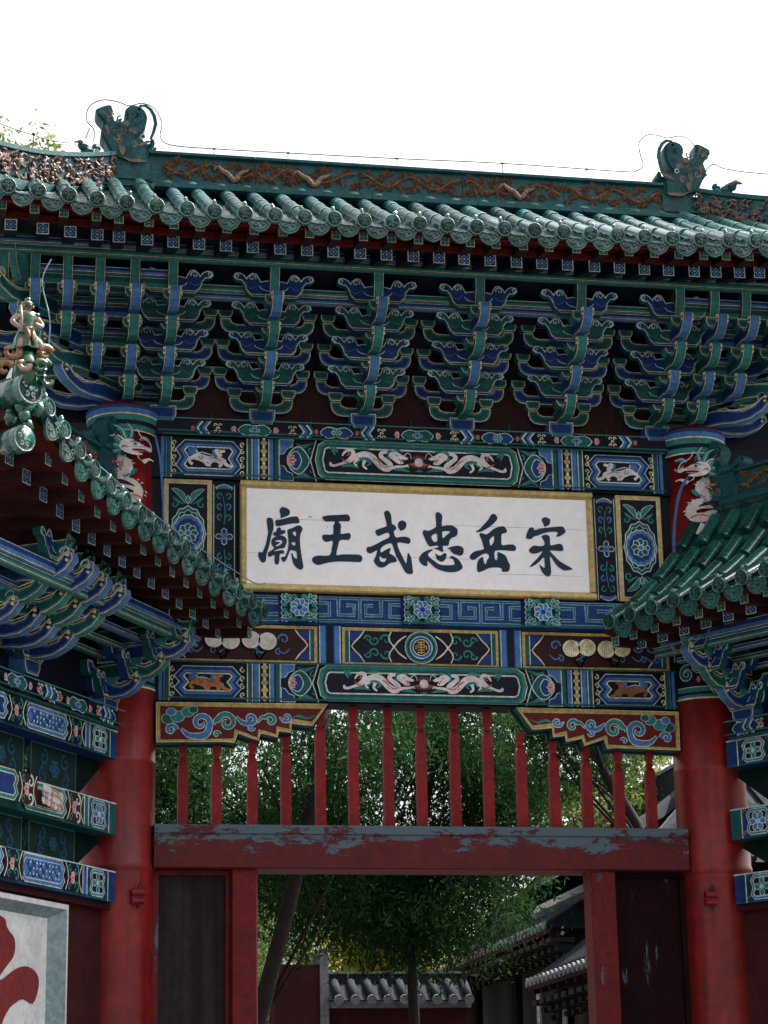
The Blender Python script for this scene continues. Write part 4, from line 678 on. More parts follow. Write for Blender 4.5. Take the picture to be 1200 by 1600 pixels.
for s in (-1, 1):
    bracket_set(GATE, s*1.985, .1, ZB, cross=True)
    for i, (x, t0) in enumerate(((2.27, 0), (2.53, 1), (2.77, 2), (3.01, 3), (3.24, 4))):
        bracket_set(GATE, s*x, .1, ZB, t0=t0, cross=False, base=False)
    # diagonal and sideways arms at the corner
    D = empty('bracket_set', (s*2.285, .1, ZB), s*PI/4, GATE)
    for k in range(4):
        inst('projecting_arm', nose(ST*1.3*(k+1)+.06, 'BG'[k % 2], .085, 2.0), D, (0, 0, .115+DZ*k))
    inst('top_arm', top_arm(1.2, .3, 'G'), D, (0, 0, .115+DZ*4))
    for k in range(5):
        yy = .1-ST*k-.035; xe = 2.42+.25*k; zz = ZB+.115+DZ*k
        hbeam('tie_beam', GATE, min(s*2.0, s*xe), max(s*2.0, s*xe), yy, zz+.01, zz+.10, 'GB'[k % 2])
        hbeam('tie_beam', GATE, min(s*2.0, s*(xe+.2)), max(s*2.0, s*(xe+.2)), yy-.012, zz+.108, zz+.165, 'BG'[k % 2], .08)
        D = empty('bracket_set', (s*(xe-.02), yy+.03, zz), s*PI/2, GATE)
        if k < 3: inst('projecting_arm', nose(.12, 'BG'[k % 2], .08, 1.9), D, (0, 0, 0))
# beams running through the sets
for i, (y_, z_, c) in enumerate(((.065, .115+DZ*2+.02, 'B'), (-.125, .115+DZ*3+.02, 'G'), (-.315, .115+DZ*4+.0, 'B'), (-.505, .115+DZ*5-.04, 'G'))):
    hbeam('tie_beam', GATE, -3.5, 3.5, y_, ZB+z_, ZB+z_+.085, c)
hbeam('tie_beam', GATE, -3.5, 3.5, -.60, 8.03, 8.085, 'G'); hbeam('tie_beam', GATE, -3.5, 3.5, -.585, 7.975, 8.028, 'B', .06)
hbeam('eave_purlin', GATE, -3.6, 3.6, -.83, 8.245, 8.30, 'B', .1); hbeam('tie_beam', GATE, -3.6, 3.6, -.815, 8.185, 8.243, 'G', .07)
m = MB(); m.box(-2.2, 2.2, .13, .16, 7.18, 8.3, 'DR')
for i in range(26): x = -2.0+i*.16; m.box(x, x+.004, .126, .13, 7.18, 7.62, 'N')
m.build('backing_board', GATE)
for x in [(-1.6), (-.815), (-.018), (.782), (1.586)]:   # carved packing between sets
    m = MB(); m.box(x-.004, x+.004, .1, .128, 7.18, 7.3, 'G'); m.build('board_batten', GATE)
m = MB()
for (y0, z0, y1, z1) in ((.13, 7.62, -.1, 7.72), (-.1, 7.79, -.29, 7.9), (-.29, 7.96, -.48, 8.07), (-.5, 8.12, -.8, 8.24)):
    m.add([(-3.5, y0, z0), (3.5, y0, z0), (3.5, y1, z1), (-3.5, y1, z1)], [(0, 1, 2, 3)], 'N')
m.build('soffit_board', GATE)
# ---------------------------------------------------------------- eaves and roof
def rafter_mesh(L, w, c, slope, nm, body=None):
    """square rafter, painted end at the origin facing -y, running back (+y) and up"""
    m = MB(); h = w/2
    P = FP()
    sq = [(-h, -h), (h, -h), (h, h), (-h, h)]
    m.add([(u, 0, v) for u, v in sq]+[(u, L, v+L*slope) for u, v in sq], [(0, 1, 5, 4), (1, 2, 6, 5), (2, 3, 7, 6), (3, 0, 4, 7), (7, 6, 5, 4)], body or ('N' if c == 'B' else 'DR'))
    m.face(sq, P, 0, 'L' if c == 'B' else 'YL'); a = Art(m, P, -.0006)
    e = h*.83; a.fill([(-e, -e), (e, -e), (e, e), (-e, e)], 'N' if c == 'B' else 'G')
    for k in range(4):
        t = PI/4+k*PI/2; ct, st = math.cos(t), math.sin(t)
        a.fill([(h*(x*ct-y*st), h*(x*st+y*ct)) for x, y in ((.1, 0), (.5, .28), (.98, 0), (.5, -.28))], 'B2' if c == 'B' else 'G2')
    for (x, y) in ((0, .62), (0, -.62), (.62, 0), (-.62, 0)): a.circ(h*x, h*y, h*.13, 'L', 6)
    a.circ(0, 0, h*.16, 'L', 6)
    return m.mesh(nm)
def tile_mesh(L, r, m_='TG'):
    def f():
        m = MB(); rg = []
        for y, rr in ((0, r*1.0), (L*.03, r*1.035), (L*.10, r*1.0), (L*.93, r*.975), (L, r*.95)): rg.append([(rr*math.cos(PI*j/8), y, rr*math.sin(PI*j/8)) for j in range(9)])
        m.loft(rg, m_, cap=False, closed=False); m.face([(r*math.cos(PI*j/8), r*math.sin(PI*j/8)) for j in range(9)], FP(), 0, m_)
        return m.mesh('roof_tile', True)
    return cached(('tile', L, r, m_), f)
def disc_mesh(r, knob=True):
    def f():
        m = MB(); n = 18; c = lambda rr, y: [(rr*math.cos(2*PI*j/n), y, rr*math.sin(2*PI*j/n)) for j in range(n)]
        m.loft([c(r*.9, .05), c(r, .04), c(r, -.004), c(r*.94, -.010), c(r*.84, -.008), c(r*.78, .002), c(r*.70, .003)], 'TD', cap=True)
        a = Art(m, FP(), -.0085, .0004); a.stroke([(r*.80*math.cos(2*PI*q/16), r*.80*math.sin(2*PI*q/16)) for q in range(16)], r*.08, 'GD', 0, True)
        a = Art(m, FP(), -.001, .002); a.circ(0, 0, r*.68, 'GD', 14)  # darker green recess: pooled glaze plus relief shading put into the colour
        for k in range(5):
            t = 2*PI*k/5+.3; a.spiral(r*.40*math.cos(t), r*.40*math.sin(t), r*.2, t, 1, 1 if k % 2 else -1, r*.13, 'TD')
        a.circ(0, 0, r*.16, 'TD', 8)
        if knob: m.lathe([(.016, 0), (.018, .018), (.014, .034), (.006, .042)], 'TD', (0, .03, r*.92), 8)
        return m.mesh('tile_end')
    return cached(('disc', r, knob), f)
def drip_mesh(w, h):
    def f():
        m = MB(); hw_ = w/2
        p = [(-hw_, .012), (-hw_*.98, -h*.35), (-hw_*.72, -h*.72), (-hw_*.35, -h*.92), (0, -h), (hw_*.35, -h*.92), (hw_*.72, -h*.72), (hw_*.98, -h*.35), (hw_, .012), (hw_*.6, -.008), (0, -.014), (-hw_*.6, -.008)]
        P = lambda u, v, d: (u, d-v*.12-.0, v)
        m.plate(p, P, -.012, .010, [(.007, 'TD')], 'TD', 'TD'); a = Art(m, lambda u, v, d: (u, d-v*.12, v), -.0125, .003)
        q = inset(ccw(p), .012); a.stroke(q, .006, 'GD', 0, True)
        for s in (-1, 1): a.spiral(s*hw_*.35, -h*.42, h*.24, 0, 1.1, s, .010, 'GD'); a.spiral(s*hw_*.35, -h*.42+.006, h*.22, 0, 1.1, s, .008, 'TD')  # dark scroll behind the pale one paints in relief shading and pooled glaze
        a.circ(0, -h*.62, .012, 'TD', 6)
        return m.mesh('drip_tile')
    return cached(('drip', w, h), f)
def tiled_roof(parent, rows, prof, pitch, r=.055, drip_h=.10, seg=.34, disc_r=.058, tm='TG'):
    """rows: list of (x, y_eave, y_top, dz); prof(x, y)->z of the pan surface"""
    R_ = empty('roof', (0, 0, 0), 0, parent)
    xs = [q[0] for q in rows]; pan = MB()
    for i, (x, ye, yt) in enumerate(rows):
        L = yt-ye
        if L > .06:
            n = max(1, int(round(L/seg))); l = L/n
            for k in range(n):
                y0 = ye+k*l; z0, z1 = prof(x, y0), prof(x, y0+l)
                o = inst('roof_tile', tile_mesh(round(l*1.05, 3), r, tm), R_, (x+rnd.uniform(-.003, .003), y0, z0+.012+rnd.uniform(-.002, .002))); o.rotation_euler = (math.atan2(z1-z0, l), rnd.uniform(-.04, .04), rnd.uniform(-.012, .012))
        sl = math.atan2(prof(x, ye+.1)-prof(x, ye), .1)
        o = inst('tile_end', disc_mesh(disc_r), R_, (x+rnd.uniform(-.003, .003), ye-.006, prof(x, ye)+.012), (sl*.35+rnd.uniform(-.05, .05), rnd.uniform(-.3, .3), rnd.uniform(-.05, .05)))
        if i+1 < len(rows):
            x1, ye1, yt1 = rows[i+1]; xm = (x+x1)/2; ym = (ye+ye1)/2; ns = 5; nv = 6
            inst('drip_tile', drip_mesh(pitch*.80, drip_h), R_, (xm, ym+.02, prof(xm, ym)-.012), (rnd.uniform(-.06, .06), math.atan2(prof(x, ye)-prof(x1, ye1), pitch)*.8, rnd.uniform(-.04, .04)))
            # concave pan strip between two rows, stepped tile by tile
            grid = []
            for a_ in range(nv+1):
                t = a_/nv
                for lift in ((0, .018) if 0 < a_ < nv else (0,)):
                    row = []
                    for b_ in range(ns+1):
                        q = b_/ns; xx = x+(x1-x)*q; yy = (ye*(1-q)+ye1*q)*(1-t)+(max(yt, ye+.02)*(1-q)+max(yt1, ye1+.02)*q)*t
                        row.append((xx, yy, prof(xx, yy)-.03*math.sin(PI*q)-(lift if a_ else 0)+(.0)))
                    grid.append(row)
            vs = [p for r__ in grid for p in r__]; fs = [(i_*(ns+1)+j, i_*(ns+1)+j+1, (i_+1)*(ns+1)+j+1, (i_+1)*(ns+1)+j) for i_ in range(len(grid)-1) for j in range(ns)]
            pan.add(vs, fs, 'TGA')
    pan.build('pan_tiles', R_)
    return R_
def rise(x): return .045*max(0, abs(x)-1.6)**1.7
YE = -1.7
def ye_of(x): return YE-.10*max(0, (abs(x)-2.6)/1.3)**2
def gprof(x, y):
    t = (y-YE)/1.62; t = max(-.1, min(1, t)); e = (1-t)
    return 8.175+rise(x)*e**1.2+.93*(t*.92+.08*t*abs(t))
def ytop(x): return -.07 if abs(x) < 2.42 else -.07-(abs(x)-2.42)*1.03
disc_x = [-3.238, -3.029, -2.817, -2.615, -2.407, -2.198, -1.98, -1.787, -1.562, -1.349, -1.131, -.917, -.701, -.489, -.286, -.086, .134, .344, .571, .789, .998, 1.199, 1.41, 1.621, 1.844, 2.064, 2.275]
disc_x = [-3.86, -3.65, -3.445]+disc_x+[2.49, 2.70, 2.91, 3.12, 3.33, 3.54, 3.75]
ROOF = tiled_roof(GATE, [(x, ye_of(x), max(ytop(x), ye_of(x)+.03)) for x in disc_x], gprof, .21, tm='TM')
rb = rafter_mesh(.62, .088, 'B', .30, 'rafter'); rs = rafter_mesh(.34, .066, 'G', .17, 'flying_rafter')
rbx = [-3.206, -2.977, -2.779, -2.585, -2.428, -2.223, -2.032, -1.845, -1.647, -1.449, -1.245, -1.045, -.849, -.647, -.449, -.245, -.05, .141, .342, .544, .742, .941, 1.15, 1.346, 1.542, 1.734, 1.937, 2.111, 2.301, 2.461]+[2.64, 2.83, 3.02, 3.22, 3.42]
rsx = [-3.276, -3.046, -2.838, -2.606, -2.446, -2.231, -2.051, -1.862, -1.667, -1.472, -1.261, -1.064, -.87, -.666, -.457, -.256, -.059, .134, .328, .537, .732, .943, 1.15, 1.348, 1.546, 1.736, 1.932, 2.108, 2.292, 2.48, 2.67, 2.86, 3.06, 3.26, 3.46]
def r2(x): return rise(x)*.8
for x in rbx: inst('rafter', rb, GATE, (x, -1.25, 8.125+r2(x)*.9), (0, 0, rnd.uniform(-.02, .02)+(-.0)))
for x in rsx: inst('flying_rafter', rs, GATE, (x, -1.5, 8.15+r2(x)), (0, 0, rnd.uniform(-.02, .02)))
def strip(name, pts_fn, m_, n=40, x0=-3.9, x1=3.9, parent=None):
    m = MB(); k = len(pts_fn(0)); m.loft([[(x, y, z) for y, z in pts_fn(x)] for x in np.linspace(x0, x1, n)], m_, cap=True); return m.build(name, parent)
strip('eave_board', lambda x: [(-1.575, 8.183+r2(x)), (-1.575, 8.205+r2(x)), (-1.15, 8.30+r2(x)), (-1.15, 8.262+r2(x)), (-1.54, 8.183+r2(x))], 'R', parent=GATE)
strip('eave_fascia', lambda x: [(-1.268, 8.172+r2(x)), (-1.268, 8.222+r2(x)), (-1.24, 8.222+r2(x)), (-1.24, 8.172+r2(x))], 'R', parent=GATE)
strip('eave_fascia', lambda x: [(-1.60, 8.145+r2(x)), (-1.60, 8.182+r2(x)), (-1.49, 8.199+r2(x)), (-1.49, 8.184+r2(x)), (-1.575, 8.145+r2(x))], 'R', parent=GATE)
strip('rafter_board', lambda x: [(-1.24, 8.17+r2(x)), (-.6, 8.37+r2(x)*.6), (-.6, 8.39+r2(x)*.6), (-1.24, 8.19+r2(x))], 'N', parent=GATE)
# back of the roof, so that the sun is kept out
m = MB(); m.add([(-2.5, -.02, 9.08), (2.5, -.02, 9.08), (4.0, 1.9, 8.2), (-4.0, 1.9, 8.2), (-4.0, -1.6, 8.35), (4.0, -1.6, 8.35)], [(0, 1, 2, 3), (0, 3, 4), (1, 5, 2)], 'TG'); m.build('rear_slope', ROOF)
m = MB(); m.box(-3.5, 3.5, .2, 1.2, 7.2, 8.2, 'N'); m.build('rear_bracket_mass', GATE)
# ridge
rz0, rz1 = 9.05, 9.425
segs = np.linspace(-2.125, 2.125, 6)
def relief(m, x0, x1, z0, z1, y, seed, c='TB', th=.03):
    """raised scrolling foliage in real depth"""
    rr = random.Random(seed); zc = (z0+z1)/2; h = z1-z0; n = max(2, int((x1-x0)/.20)); P0_ = []
    for i in range(n*4+1):
        t = i/(n*4); x = x0+.03+(x1-x0-.06)*t; P0_.append((x, y-.012, zc+h*.26*math.sin(t*n*PI+seed)))
    m.tube(P0_, .010, c, 5)
    for i in range(n*11):
        t = (i+.5)/(n*11); x = x0+.02+(x1-x0-.04)*t; z = zc+h*.3*math.sin(t*n*PI+seed+PI*(i % 2))+rr.uniform(-.02, .02); a0 = rr.uniform(0, 6.28); fl = (i % 3 == 0)
        k = 6 if fl else 3
        for j in range(k):
            a_ = a0+(2*PI*j/k if fl else (j-1)*.7); l = h*(.22 if fl else .30)*rr.uniform(.8, 1.15); ca, sa = math.cos(a_), math.sin(a_); w = l*.36
            c0 = (x+.0*ca, y, z); tip = (x+l*ca, y-.012, z+l*sa); mid = (x+l*.55*ca, y-th, z+l*.55*sa)
            s1 = (x+l*.5*ca-w*sa, y-.002, z+l*.5*sa+w*ca); s2 = (x+l*.5*ca+w*sa, y-.002, z+l*.5*sa-w*ca)
            m.add([c0, s1, tip, s2, mid], [(0, 4, 1), (1, 4, 2), (2, 4, 3), (3, 4, 0)], c)
        if fl: m.lathe([(.02, -.0), (.012, .02)], c, (0, 0, 0), 5) if 0 else None
def ridge_dragon(m, x0, L, zc, y, fl):
    p = [(x0+fl*L*t, y-.02, zc-.02+.045*math.sin(t*7.5+.5)+.012*math.sin(t*19)) for t in np.linspace(0, 1, 24)]
    m.tube(p, [.008+.016*math.sin(k/23*PI)+.003*(k % 2) for k in range(24)], 'TB', 7)
RG = empty('ridge', (0, 0, 0), 0, ROOF) if 0 else None
for i in range(5):
    x0, x1 = segs[i]+.003, segs[i+1]-.003; m = MB(); dzr = .02*(x0/2)*0
    pr = [(.08, 8.88), (-.56, 8.86), (-.60, 8.87), (-.60, 8.905), (-.55, 8.925), (-.10, 9.105), (-.10, 9.12), (-.07, 9.125), (-.07, 9.13), (-.10, 9.135), (-.10, 9.158), (-.062, 9.165), (-.062, 9.375), (-.10, 9.383), (-.10, 9.405), (-.03, rz1), (.08, rz1)]
    m.loft([[(x, y, z) for y, z in pr] for x in (x0, x1)], 'TT')
    if i in (1, 3): relief(m, x0-.01, x0+.36, 9.18, 9.37, -.062, i*2+1); ridge_dragon(m, x0+.3, .30, 9.27, -.062, 1); relief(m, x0+.25, x1, 9.18, 9.37, -.060, i+7)
    elif i == 0: relief(m, x0+.10, x1+.01, 9.18, 9.37, -.062, 3); ridge_dragon(m, x1-.33, .28, 9.27, -.062, 1)
    else: relief(m, x0-.01, x1+.01, 9.18, 9.37, -.062, i*3+2)
    m.build('ridge_block', ROOF)
# dragon-fish finials
OC = [(x/1000, z/1000) for x, z in DATA['chi']]
for s in (-1, 1):
    m = MB(); f = -s; P = lambda u, v, d: (f*u, d, v)
    body = cr(ccw(OC), 2)
    m.plate(body, P, -.075, .075, [], 'TT', 'TT'); m.plate(inset(body, .022), P, -.10, .10, [], 'TT', 'TT')
    a = Art(m, P, -.103, .004)
    for g in DATA['chi_brown']: a.fill([(x/1000, z/1000) for x, z in g], 'TB', 2)
    a.spiral(-2.245, 9.695, .07, -PI/2, 1.5, 1, .02, 'TT', [(-2.12, 9.48, .02), (-2.08, 9.62, .03), (-2.12, 9.74, .03), (-2.20, 9.77, .026)])
    for k in range(5): a.stroke([(-2.535+k*.026, 9.74-.02*abs(k-3), .008), (-2.47+k*.014, 9.66, .01)], 0, 'TB' if k % 2 else 'TT', 0)
    rr = random.Random(5)
    for k in range(26):
        u = rr.uniform(-2.46, -2.25); v = rr.uniform(9.35, 9.60); a.spiral(u, v, .03, rr.uniform(0, 6), 1, rr.choice((-1, 1)), .013, rr.choice(('TT', 'TB', 'TT')))
    a.circ(-2.19, 9.44, .022, 'L', 8); a.circ(-2.19, 9.44, .012, 'N', 8)
    m.tube([P(-2.11, 9.40, -.04), P(-2.085, 9.43, -.04), P(-2.07, 9.455, -.04)], .012, 'TT', 6)
    m.box(min(f*-2.46, f*-2.115), max(f*-2.46, f*-2.115), -.085, .085, 8.98, 9.30, 'TT')
    for z_ in (9.03, 9.09, 9.15): m.box(min(f*-2.47, f*-2.11), max(f*-2.47, f*-2.11), -.10, .1, z_, z_+.02, 'TT')
    o = m.build('ridge_finial', ROOF); o['label'] = 'left dragon-fish finial' if s < 0 else 'right dragon-fish finial'
    # hip ridge
    m = MB(); n = 16; N_ = Vector((-s*.7071, -.7071, 0)); rg = []
    for i in range(n):
        t = i/(n-1); x = 2.44+1.5*t; y = -.08-1.62*t; zb = 9.08-.68*t+.20*t*t*1.0-.16*math.sin(PI*t)*.5; h = .30-.05*t
        c = Vector((s*x, y, 0))
        rg.append([c+N_*(d)+Vector((0, 0, zb+z)) for d, z in ((-.06, -.1), (.085, -.1), (.085, -.02), (.05, 0), (.05, h-.06), (.075, h-.05), (.075, h-.015), (.0, h), (-.06, h))])
    m.loft(rg, 'TT')
    rr = random.Random(11)
    for i in range(n-1):
        for k in range(13):
            t = (i+rr.random())/(n-1); x = 2.44+1.5*t; y = -.08-1.62*t; zb = 9.06-.66*t+.20*t*t-.08*math.sin(PI*t); h = .30-.05*t
            c = Vector((s*x, y, zb+rr.uniform(.03, h-.08)))+N_*.055; a0 = rr.uniform(0, 6.28); T_ = Vector((s*.68, -.73, -.25)).normalized(); l = .05
            p = [c+T_*(l*math.cos(a0+j*1.1)*(1-.2*j))+Vector((0, 0, l*math.sin(a0+j*1.1)*(1-.2*j)))+N_*(.012 if j else 0) for j in range(4)]
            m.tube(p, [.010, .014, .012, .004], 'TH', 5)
    m.build('hip_ridge', ROOF)
    # crouching beast at the head of the hip
    m = MB(); c = Vector((s*2.52, -.13, 9.30))
    for (dx, dy, dz, r) in ((0, 0, -.03, .075), (.05, -.05, -.02, .07), (.1, -.09, .0, .055), (.14, -.13, .03, .04), (.03, -.05, .05, .04), (.07, -.09, -.05, .045)):
        rgs = []
        for i in range(5):
            ph = PI*(i+.01)/4.02; rgs.append([(c.x+s*dx+r*math.sin(ph)*math.cos(q)*(1+.2*math.sin(5*q)), c.y+dy+r*math.sin(ph)*math.sin(q), c.z+dz+r*math.cos(ph)) for q in np.linspace(0, 2*PI, 9)[:-1]])
        m.loft(rgs, 'TT', cap=False)
    m.tube([c+Vector((s*.1, -.1, .03)), c+Vector((s*.17, -.16, .06)), c+Vector((s*.2, -.2, .03))], [.03, .022, .008], 'TB', 6)
    m.build('hip_beast', ROOF)
# ---------------------------------------------------------------- side gateways
WA = rad(57)
def wing(s):
    label = 'left side gateway angled towards the viewer, with a marble panel in its red wall' if s < 0 else 'right side gateway angled towards the viewer, its green tiled slope in full view'
    rz = (PI/2-(PI/2-WA)) if s < 0 else -WA
    # local x: s>0 outward direction is +x, s<0 outward is -x
    T = empty('side_gateway', (s*2.28, .1, 0), WA if s < 0 else -WA); tag(T, label, 'gateway', 'side gateways flanking the main gateway')
    X = lambda u: s*u
    zo = .0 if s < 0 else -.10
    L = 2.25
    c = MB(); c.lathe([(.24, 0), (.235, 3.6), (.225, 4.7)], 'COL', (X(L), 0, 0), 28); c.build('column', T, smooth=True)
    def xb(m, u0, u1, y0, y1, z0, z1, mt): m.box(min(X(u0), X(u1)), max(X(u0), X(u1)), y0, y1, z0, z1, mt)
    # painted beams, faces at local y=-.15
    for k, (z0, z1, st) in enumerate(((4.495, 4.70, 0), (3.945, 4.175, 1), (3.465, 3.685, 0))):
        m = MB(); xb(m, .30, L, -.15, .10, z0, z1, 'B' if k != 1 else 'G'); a = Art(m, FP(-.15)); a.T = (s, 1, 0, 0); h = z1-z0; zm = (z0+z1)/2
        c1, c2 = ('B2', 'B') if st == 0 else ('G2', 'G')
        a.rect(.30, L, z0, z0+.014, 'G'); a.rect(.30, L, z1-.01, z1, 'L')
        x = .40
        a.rect(x, x+.01, z0, z1, 'L'); x += .015
        # end lozenge
        def loz(u0, u1, fillm, fn):
            p = cusp(u0, u1, z0+.016, z1-.016, .035); framed(a, p, [(.006, 'L'), (.014, c1), (.006, 'L'), (.005, 'R' if st else 'Y')], fillm); fn((u0+u1)/2)
        a.rect(x, x+.30, z0+.014, z1-.01, 'GD' if not st else 'B')
        loz(x+.03, x+.25, 'N' if not st else 'DR', lambda u: a.flower(u, zm, h*.33, 4 if not st else 6, 'G2' if not st else 'B2', 'L'))
        for (du, dv) in ((.02, .4), (.27, .4), (.02, -.4), (.27, -.4)): a.spiral(x+du, zm+dv*h*.9, .018, 0, 1, 1, .008, 'G2' if not st else 'P')
        x += .29
        for w, c in ((.010, 'L'), (.022, c1), (.010, 'N'), (.022, c1), (.010, 'L')): a.rect(x, x+w, z0+.014, z1-.01, c); x += w
        def mid(u0):
            a.rect(u0, u0+.24, z0+.014, z1-.01, 'N' if st == 0 else 'DR'); u = u0+.12
            a.stroke([(u0+.01, z0+.02, .009), (u0+.05, zm, .009), (u0+.01, z1-.014, .009)], 0, 'YL'); a.stroke([(u0+.23, z0+.02, .009), (u0+.19, zm, .009), (u0+.23, z1-.014, .009)], 0, 'YL')
            for t in (1, -1):
                a.spiral(u-.03, zm+t*h*.24, h*.19, PI*.5*t, 1.0, t, .020, 'G2' if st == 0 else 'L'); a.spiral(u+.05, zm+t*h*.27, h*.12, PI*.5*t, 1.0, -t, .014, 'G2')
            a.lotus(u, zm, h*.26, 'P', 'W', 1)
        mid(x); x += .245
        u0, u1 = x, x+.58
        framed(a, cusp(u0, u1, z0+.015, z1-.012, .05), [(.006, 'YL'), (.022, c1), (.008, 'L'), (.006, c2), (.005, 'YL')], 'B' if not st else 'DR')
        i0, i1, w0, w1 = u0+.075, u1-.075, z0+.055, z1-.05
        if st == 0:
            a.fill(cusp(i0-.03, i1+.03, w0-.005, w1+.005, .03), 'B2'); n = 5
            for i in range(-4, 9):
                for d in (1, -1):
                    xa = i0+(i)*(i1-i0)/n; pts = []
                    for q in np.linspace(0, 1, 9):
                        uu = xa+d*q*(w1-w0); vv = w0+q*(w1-w0)
                        if i0-.01 <= uu <= i1+.01: pts.append((uu, vv))
                    if len(pts) > 2: a.stroke(pts, .008, 'B', 0)
            for i in range(n*2):
                for j in (0, 1, 2):
                    uu = i0+(i+.5)*(i1-i0)/(n*2); vv = w0+(j+(.5 if 1 else 0))*(w1-w0)/3
                    a.circ(uu, vv, .0085, ('L', 'YL', 'B', 'W')[(i+j) % 4], 6)
        else:
            rr = random.Random(3)
            for i in range(8):
                for j in range(3):
                    uu = i0+(i+.5)*(i1-i0)/8; vv = w0+(j+.5)*(w1-w0)/3
                    a.flower(uu, vv, .026, 6, rr.choice(('P', 'OR', 'B2', 'W')), 'YL', 'W', rr.random())
        x = u1; mid(x); x += .245
        framed(a, cusp(x, min(x+.5, L-.02), z0+.015, z1-.012, .05), [(.006, 'YL'), (.022, c1), (.008, 'L')], 'B')
        m.build('painted_beam', T)
    m = MB(); xb(m, .36, L+.1, -.19, .14, 4.715, 4.83, 'N'); a = Art(m, FP(-.19)); a.T = (s, 1, 0, 0); plate_strip(a, .37, L+.1, 4.717, 4.828, .86, .1); m.build('top_plate', T)
    m = MB(); xb(m, .37, L+.1, -.20, .14, 4.70, 4.714, 'G'); m.build('plate_moulding', T)
    # fretted boards between beams
    for (z0, z1) in ((4.175, 4.495), (3.685, 3.945)):
        u = .62; h = z1-z0; m = MB(); P = lambda a_, b_, d: (X(a_), .0+d, b_)
        while u < L-.2:
            e = min(u+.62, L-.1); w = e-u
            m.plate([(u, z0), (e, z0), (e, z1), (u, z1)], P, .0, .03, [(.01, 'G2'), (.008, 'N')], 'GD', 'GD'); a = Art(m, P, -.002); zc = (z0+z1)/2
            for t in (-1, 1):
                for v in (-1, 1): a.spiral(u+w/2+t*w*.24, zc+v*h*.2, h*.19, PI/2, 1.2, t*v, .02, 'G', l='B')
            a.flower(u+w/2, zc, h*.2, 6, 'B', 'G', 'G2'); u = e+.09
            m.add([P(u-.09, z1, .01), P(u, z1, .01), P(u, z1-h*.5, .01)], [(0, 1, 2), (2, 1, 0)], 'GD'); m.add([P(u-.09, z0, .01), P(u, z0, .01), P(u-.09, z0+h*.4, .01)], [(0, 1, 2), (2, 1, 0)], 'GD')
        m.add([P(.2, z1, .01), P(.62, z1, .01), P(.62, z0, .01)], [(0, 1, 2), (2, 1, 0)], 'GD')
        m.build('fretted_board', T)
        if s < 0 or 1:
            hbeam('rear_beam', T, min(X(.2), X(L)), max(X(.2), X(L)), .55, z0-.05, z0+.12, 'G', .1)
    # wall and stone panel
    m = MB(); xb(m, .2, L, -.03, .2, 0, 3.463, 'WAL'); m.build('wall', T)
    m = MB(); xb(m, .24, L, -.09, -.032, 3.42, 3.462, 'WAL'); m.build('wall_moulding', T)
    if s < 0:
        p = empty('stone_panel', (0, 0, 0), 0, T)
        m = MB(); u0, u1, zt, zb = .905, 2.3, 3.39, 1.5
        m.box(X(u1), X(u0), -.04, -.031, zb, zt, 'MFR')
        P = lambda a_, b_, d: (X(a_), -.04+d, b_)
        o_ = [(u0, zb), (u1, zb), (u1, zt), (u0, zt)]; i_ = [(u0+.02, zb+.02), (u1-.02, zb+.02), (u1-.02, zt-.035), (u0+.02, zt-.035)]; j_ = [(u0+.15, zb+.15), (u1-.15, zb+.15), (u1-.15, zt-.10), (u0+.15, zt-.10)]
        def ringf(A, da, B_, db, mt): m.add([P(u, v, da) for u, v in A]+[P(u, v, db) for u, v in B_], [(k, (k+1) % 4, 4+(k+1) % 4, 4+k) for k in range(4)], mt)
        ringf(o_, 0, o_, -.09, 'MFR'); ringf(o_, -.09, i_, -.09, 'MAR'); ringf(i_, -.09, j_, -.012, 'MFR')
        m.build('panel_frame', p)
        m = MB(); n = 8
        g = inset(ccw(cr([(u0+.15, zb+.15), (u1-.15, zb+.15), (u1-.15, zt-.10), (u0+.15, zt-.10)], 1)), 0.0); m.face(g, P, -.012, 'MAR'); m.build('marble_face', p)
        m = MB(); m.face(cr(ccw([(min(x/1000, 2.12), z/1000) for x, z in DATA['mchar']]), 2), P, -.018, 'MCH')
        a = Art(m, P, -.02); q = lambda px, pz: (1.78-(px-20)/1164*1.2, 3.13-(pz-450)/1164*.6)
        m.build('brush_character', p)
    # bracket sets
    zb = 4.83; DE = 1.25
    def er(u): return (.13*u+.12*max(0, u-2)**1.8 if s < 0 else .07*u+.08*max(0, u-2)**1.8) if u > 0 else 0
    def blades(u, up, cross, sc=1.35):
        D0 = empty('bracket_set', (X(u), -.03, zb+up), 0, T)
        if cross: inst('cap_block', block(.2, .125, .2, 'B'), D0)
        for k in range(3):
            zk = .115+.125*k; c = 'BGB'[k]
            inst('projecting_arm', nose(.06+.2*k, c, .075, sc), D0, (0, 0, zk)); inst('bearing_block', block(.105, .05, .1, 'G'), D0, (0, -.12-.2*k, zk+.085))
            if cross:
                inst('cross_arm', cross_arm((.17, .24, .22)[k], 'GBG'[k]), D0, (0, -.18*max(0, k-1), zk)); inst('cloud_arm', cloud_arm(.2, 'BG'[k % 2]), D0, (0, -.2*k-.06, zk))
        inst('top_arm', top_arm(.72, .12, 'G'), D0, (0, 0, .115+.375)); inst('cloud_arm', cloud_arm(.24, 'B'), D0, (0, -.66, .49))
    uA = .36 if s < 0 else .46
    blades(uA, 0, True)
    for q, u in enumerate((1.46, 1.68, 1.90, 2.14)): blades(u, .07+.03*q, q == 0, 1.7-.1*(q % 2))
    blades(.95, .0, True, 1.0) if 0 else None
    for k in range(3):
        hbeam('tie_beam', T, min(X(.1), X(3.3)), max(X(.1), X(3.3)), -.10-.17*k, zb+.40+.04*k, zb+.44+.04*k, 'GGB'[k], .06)
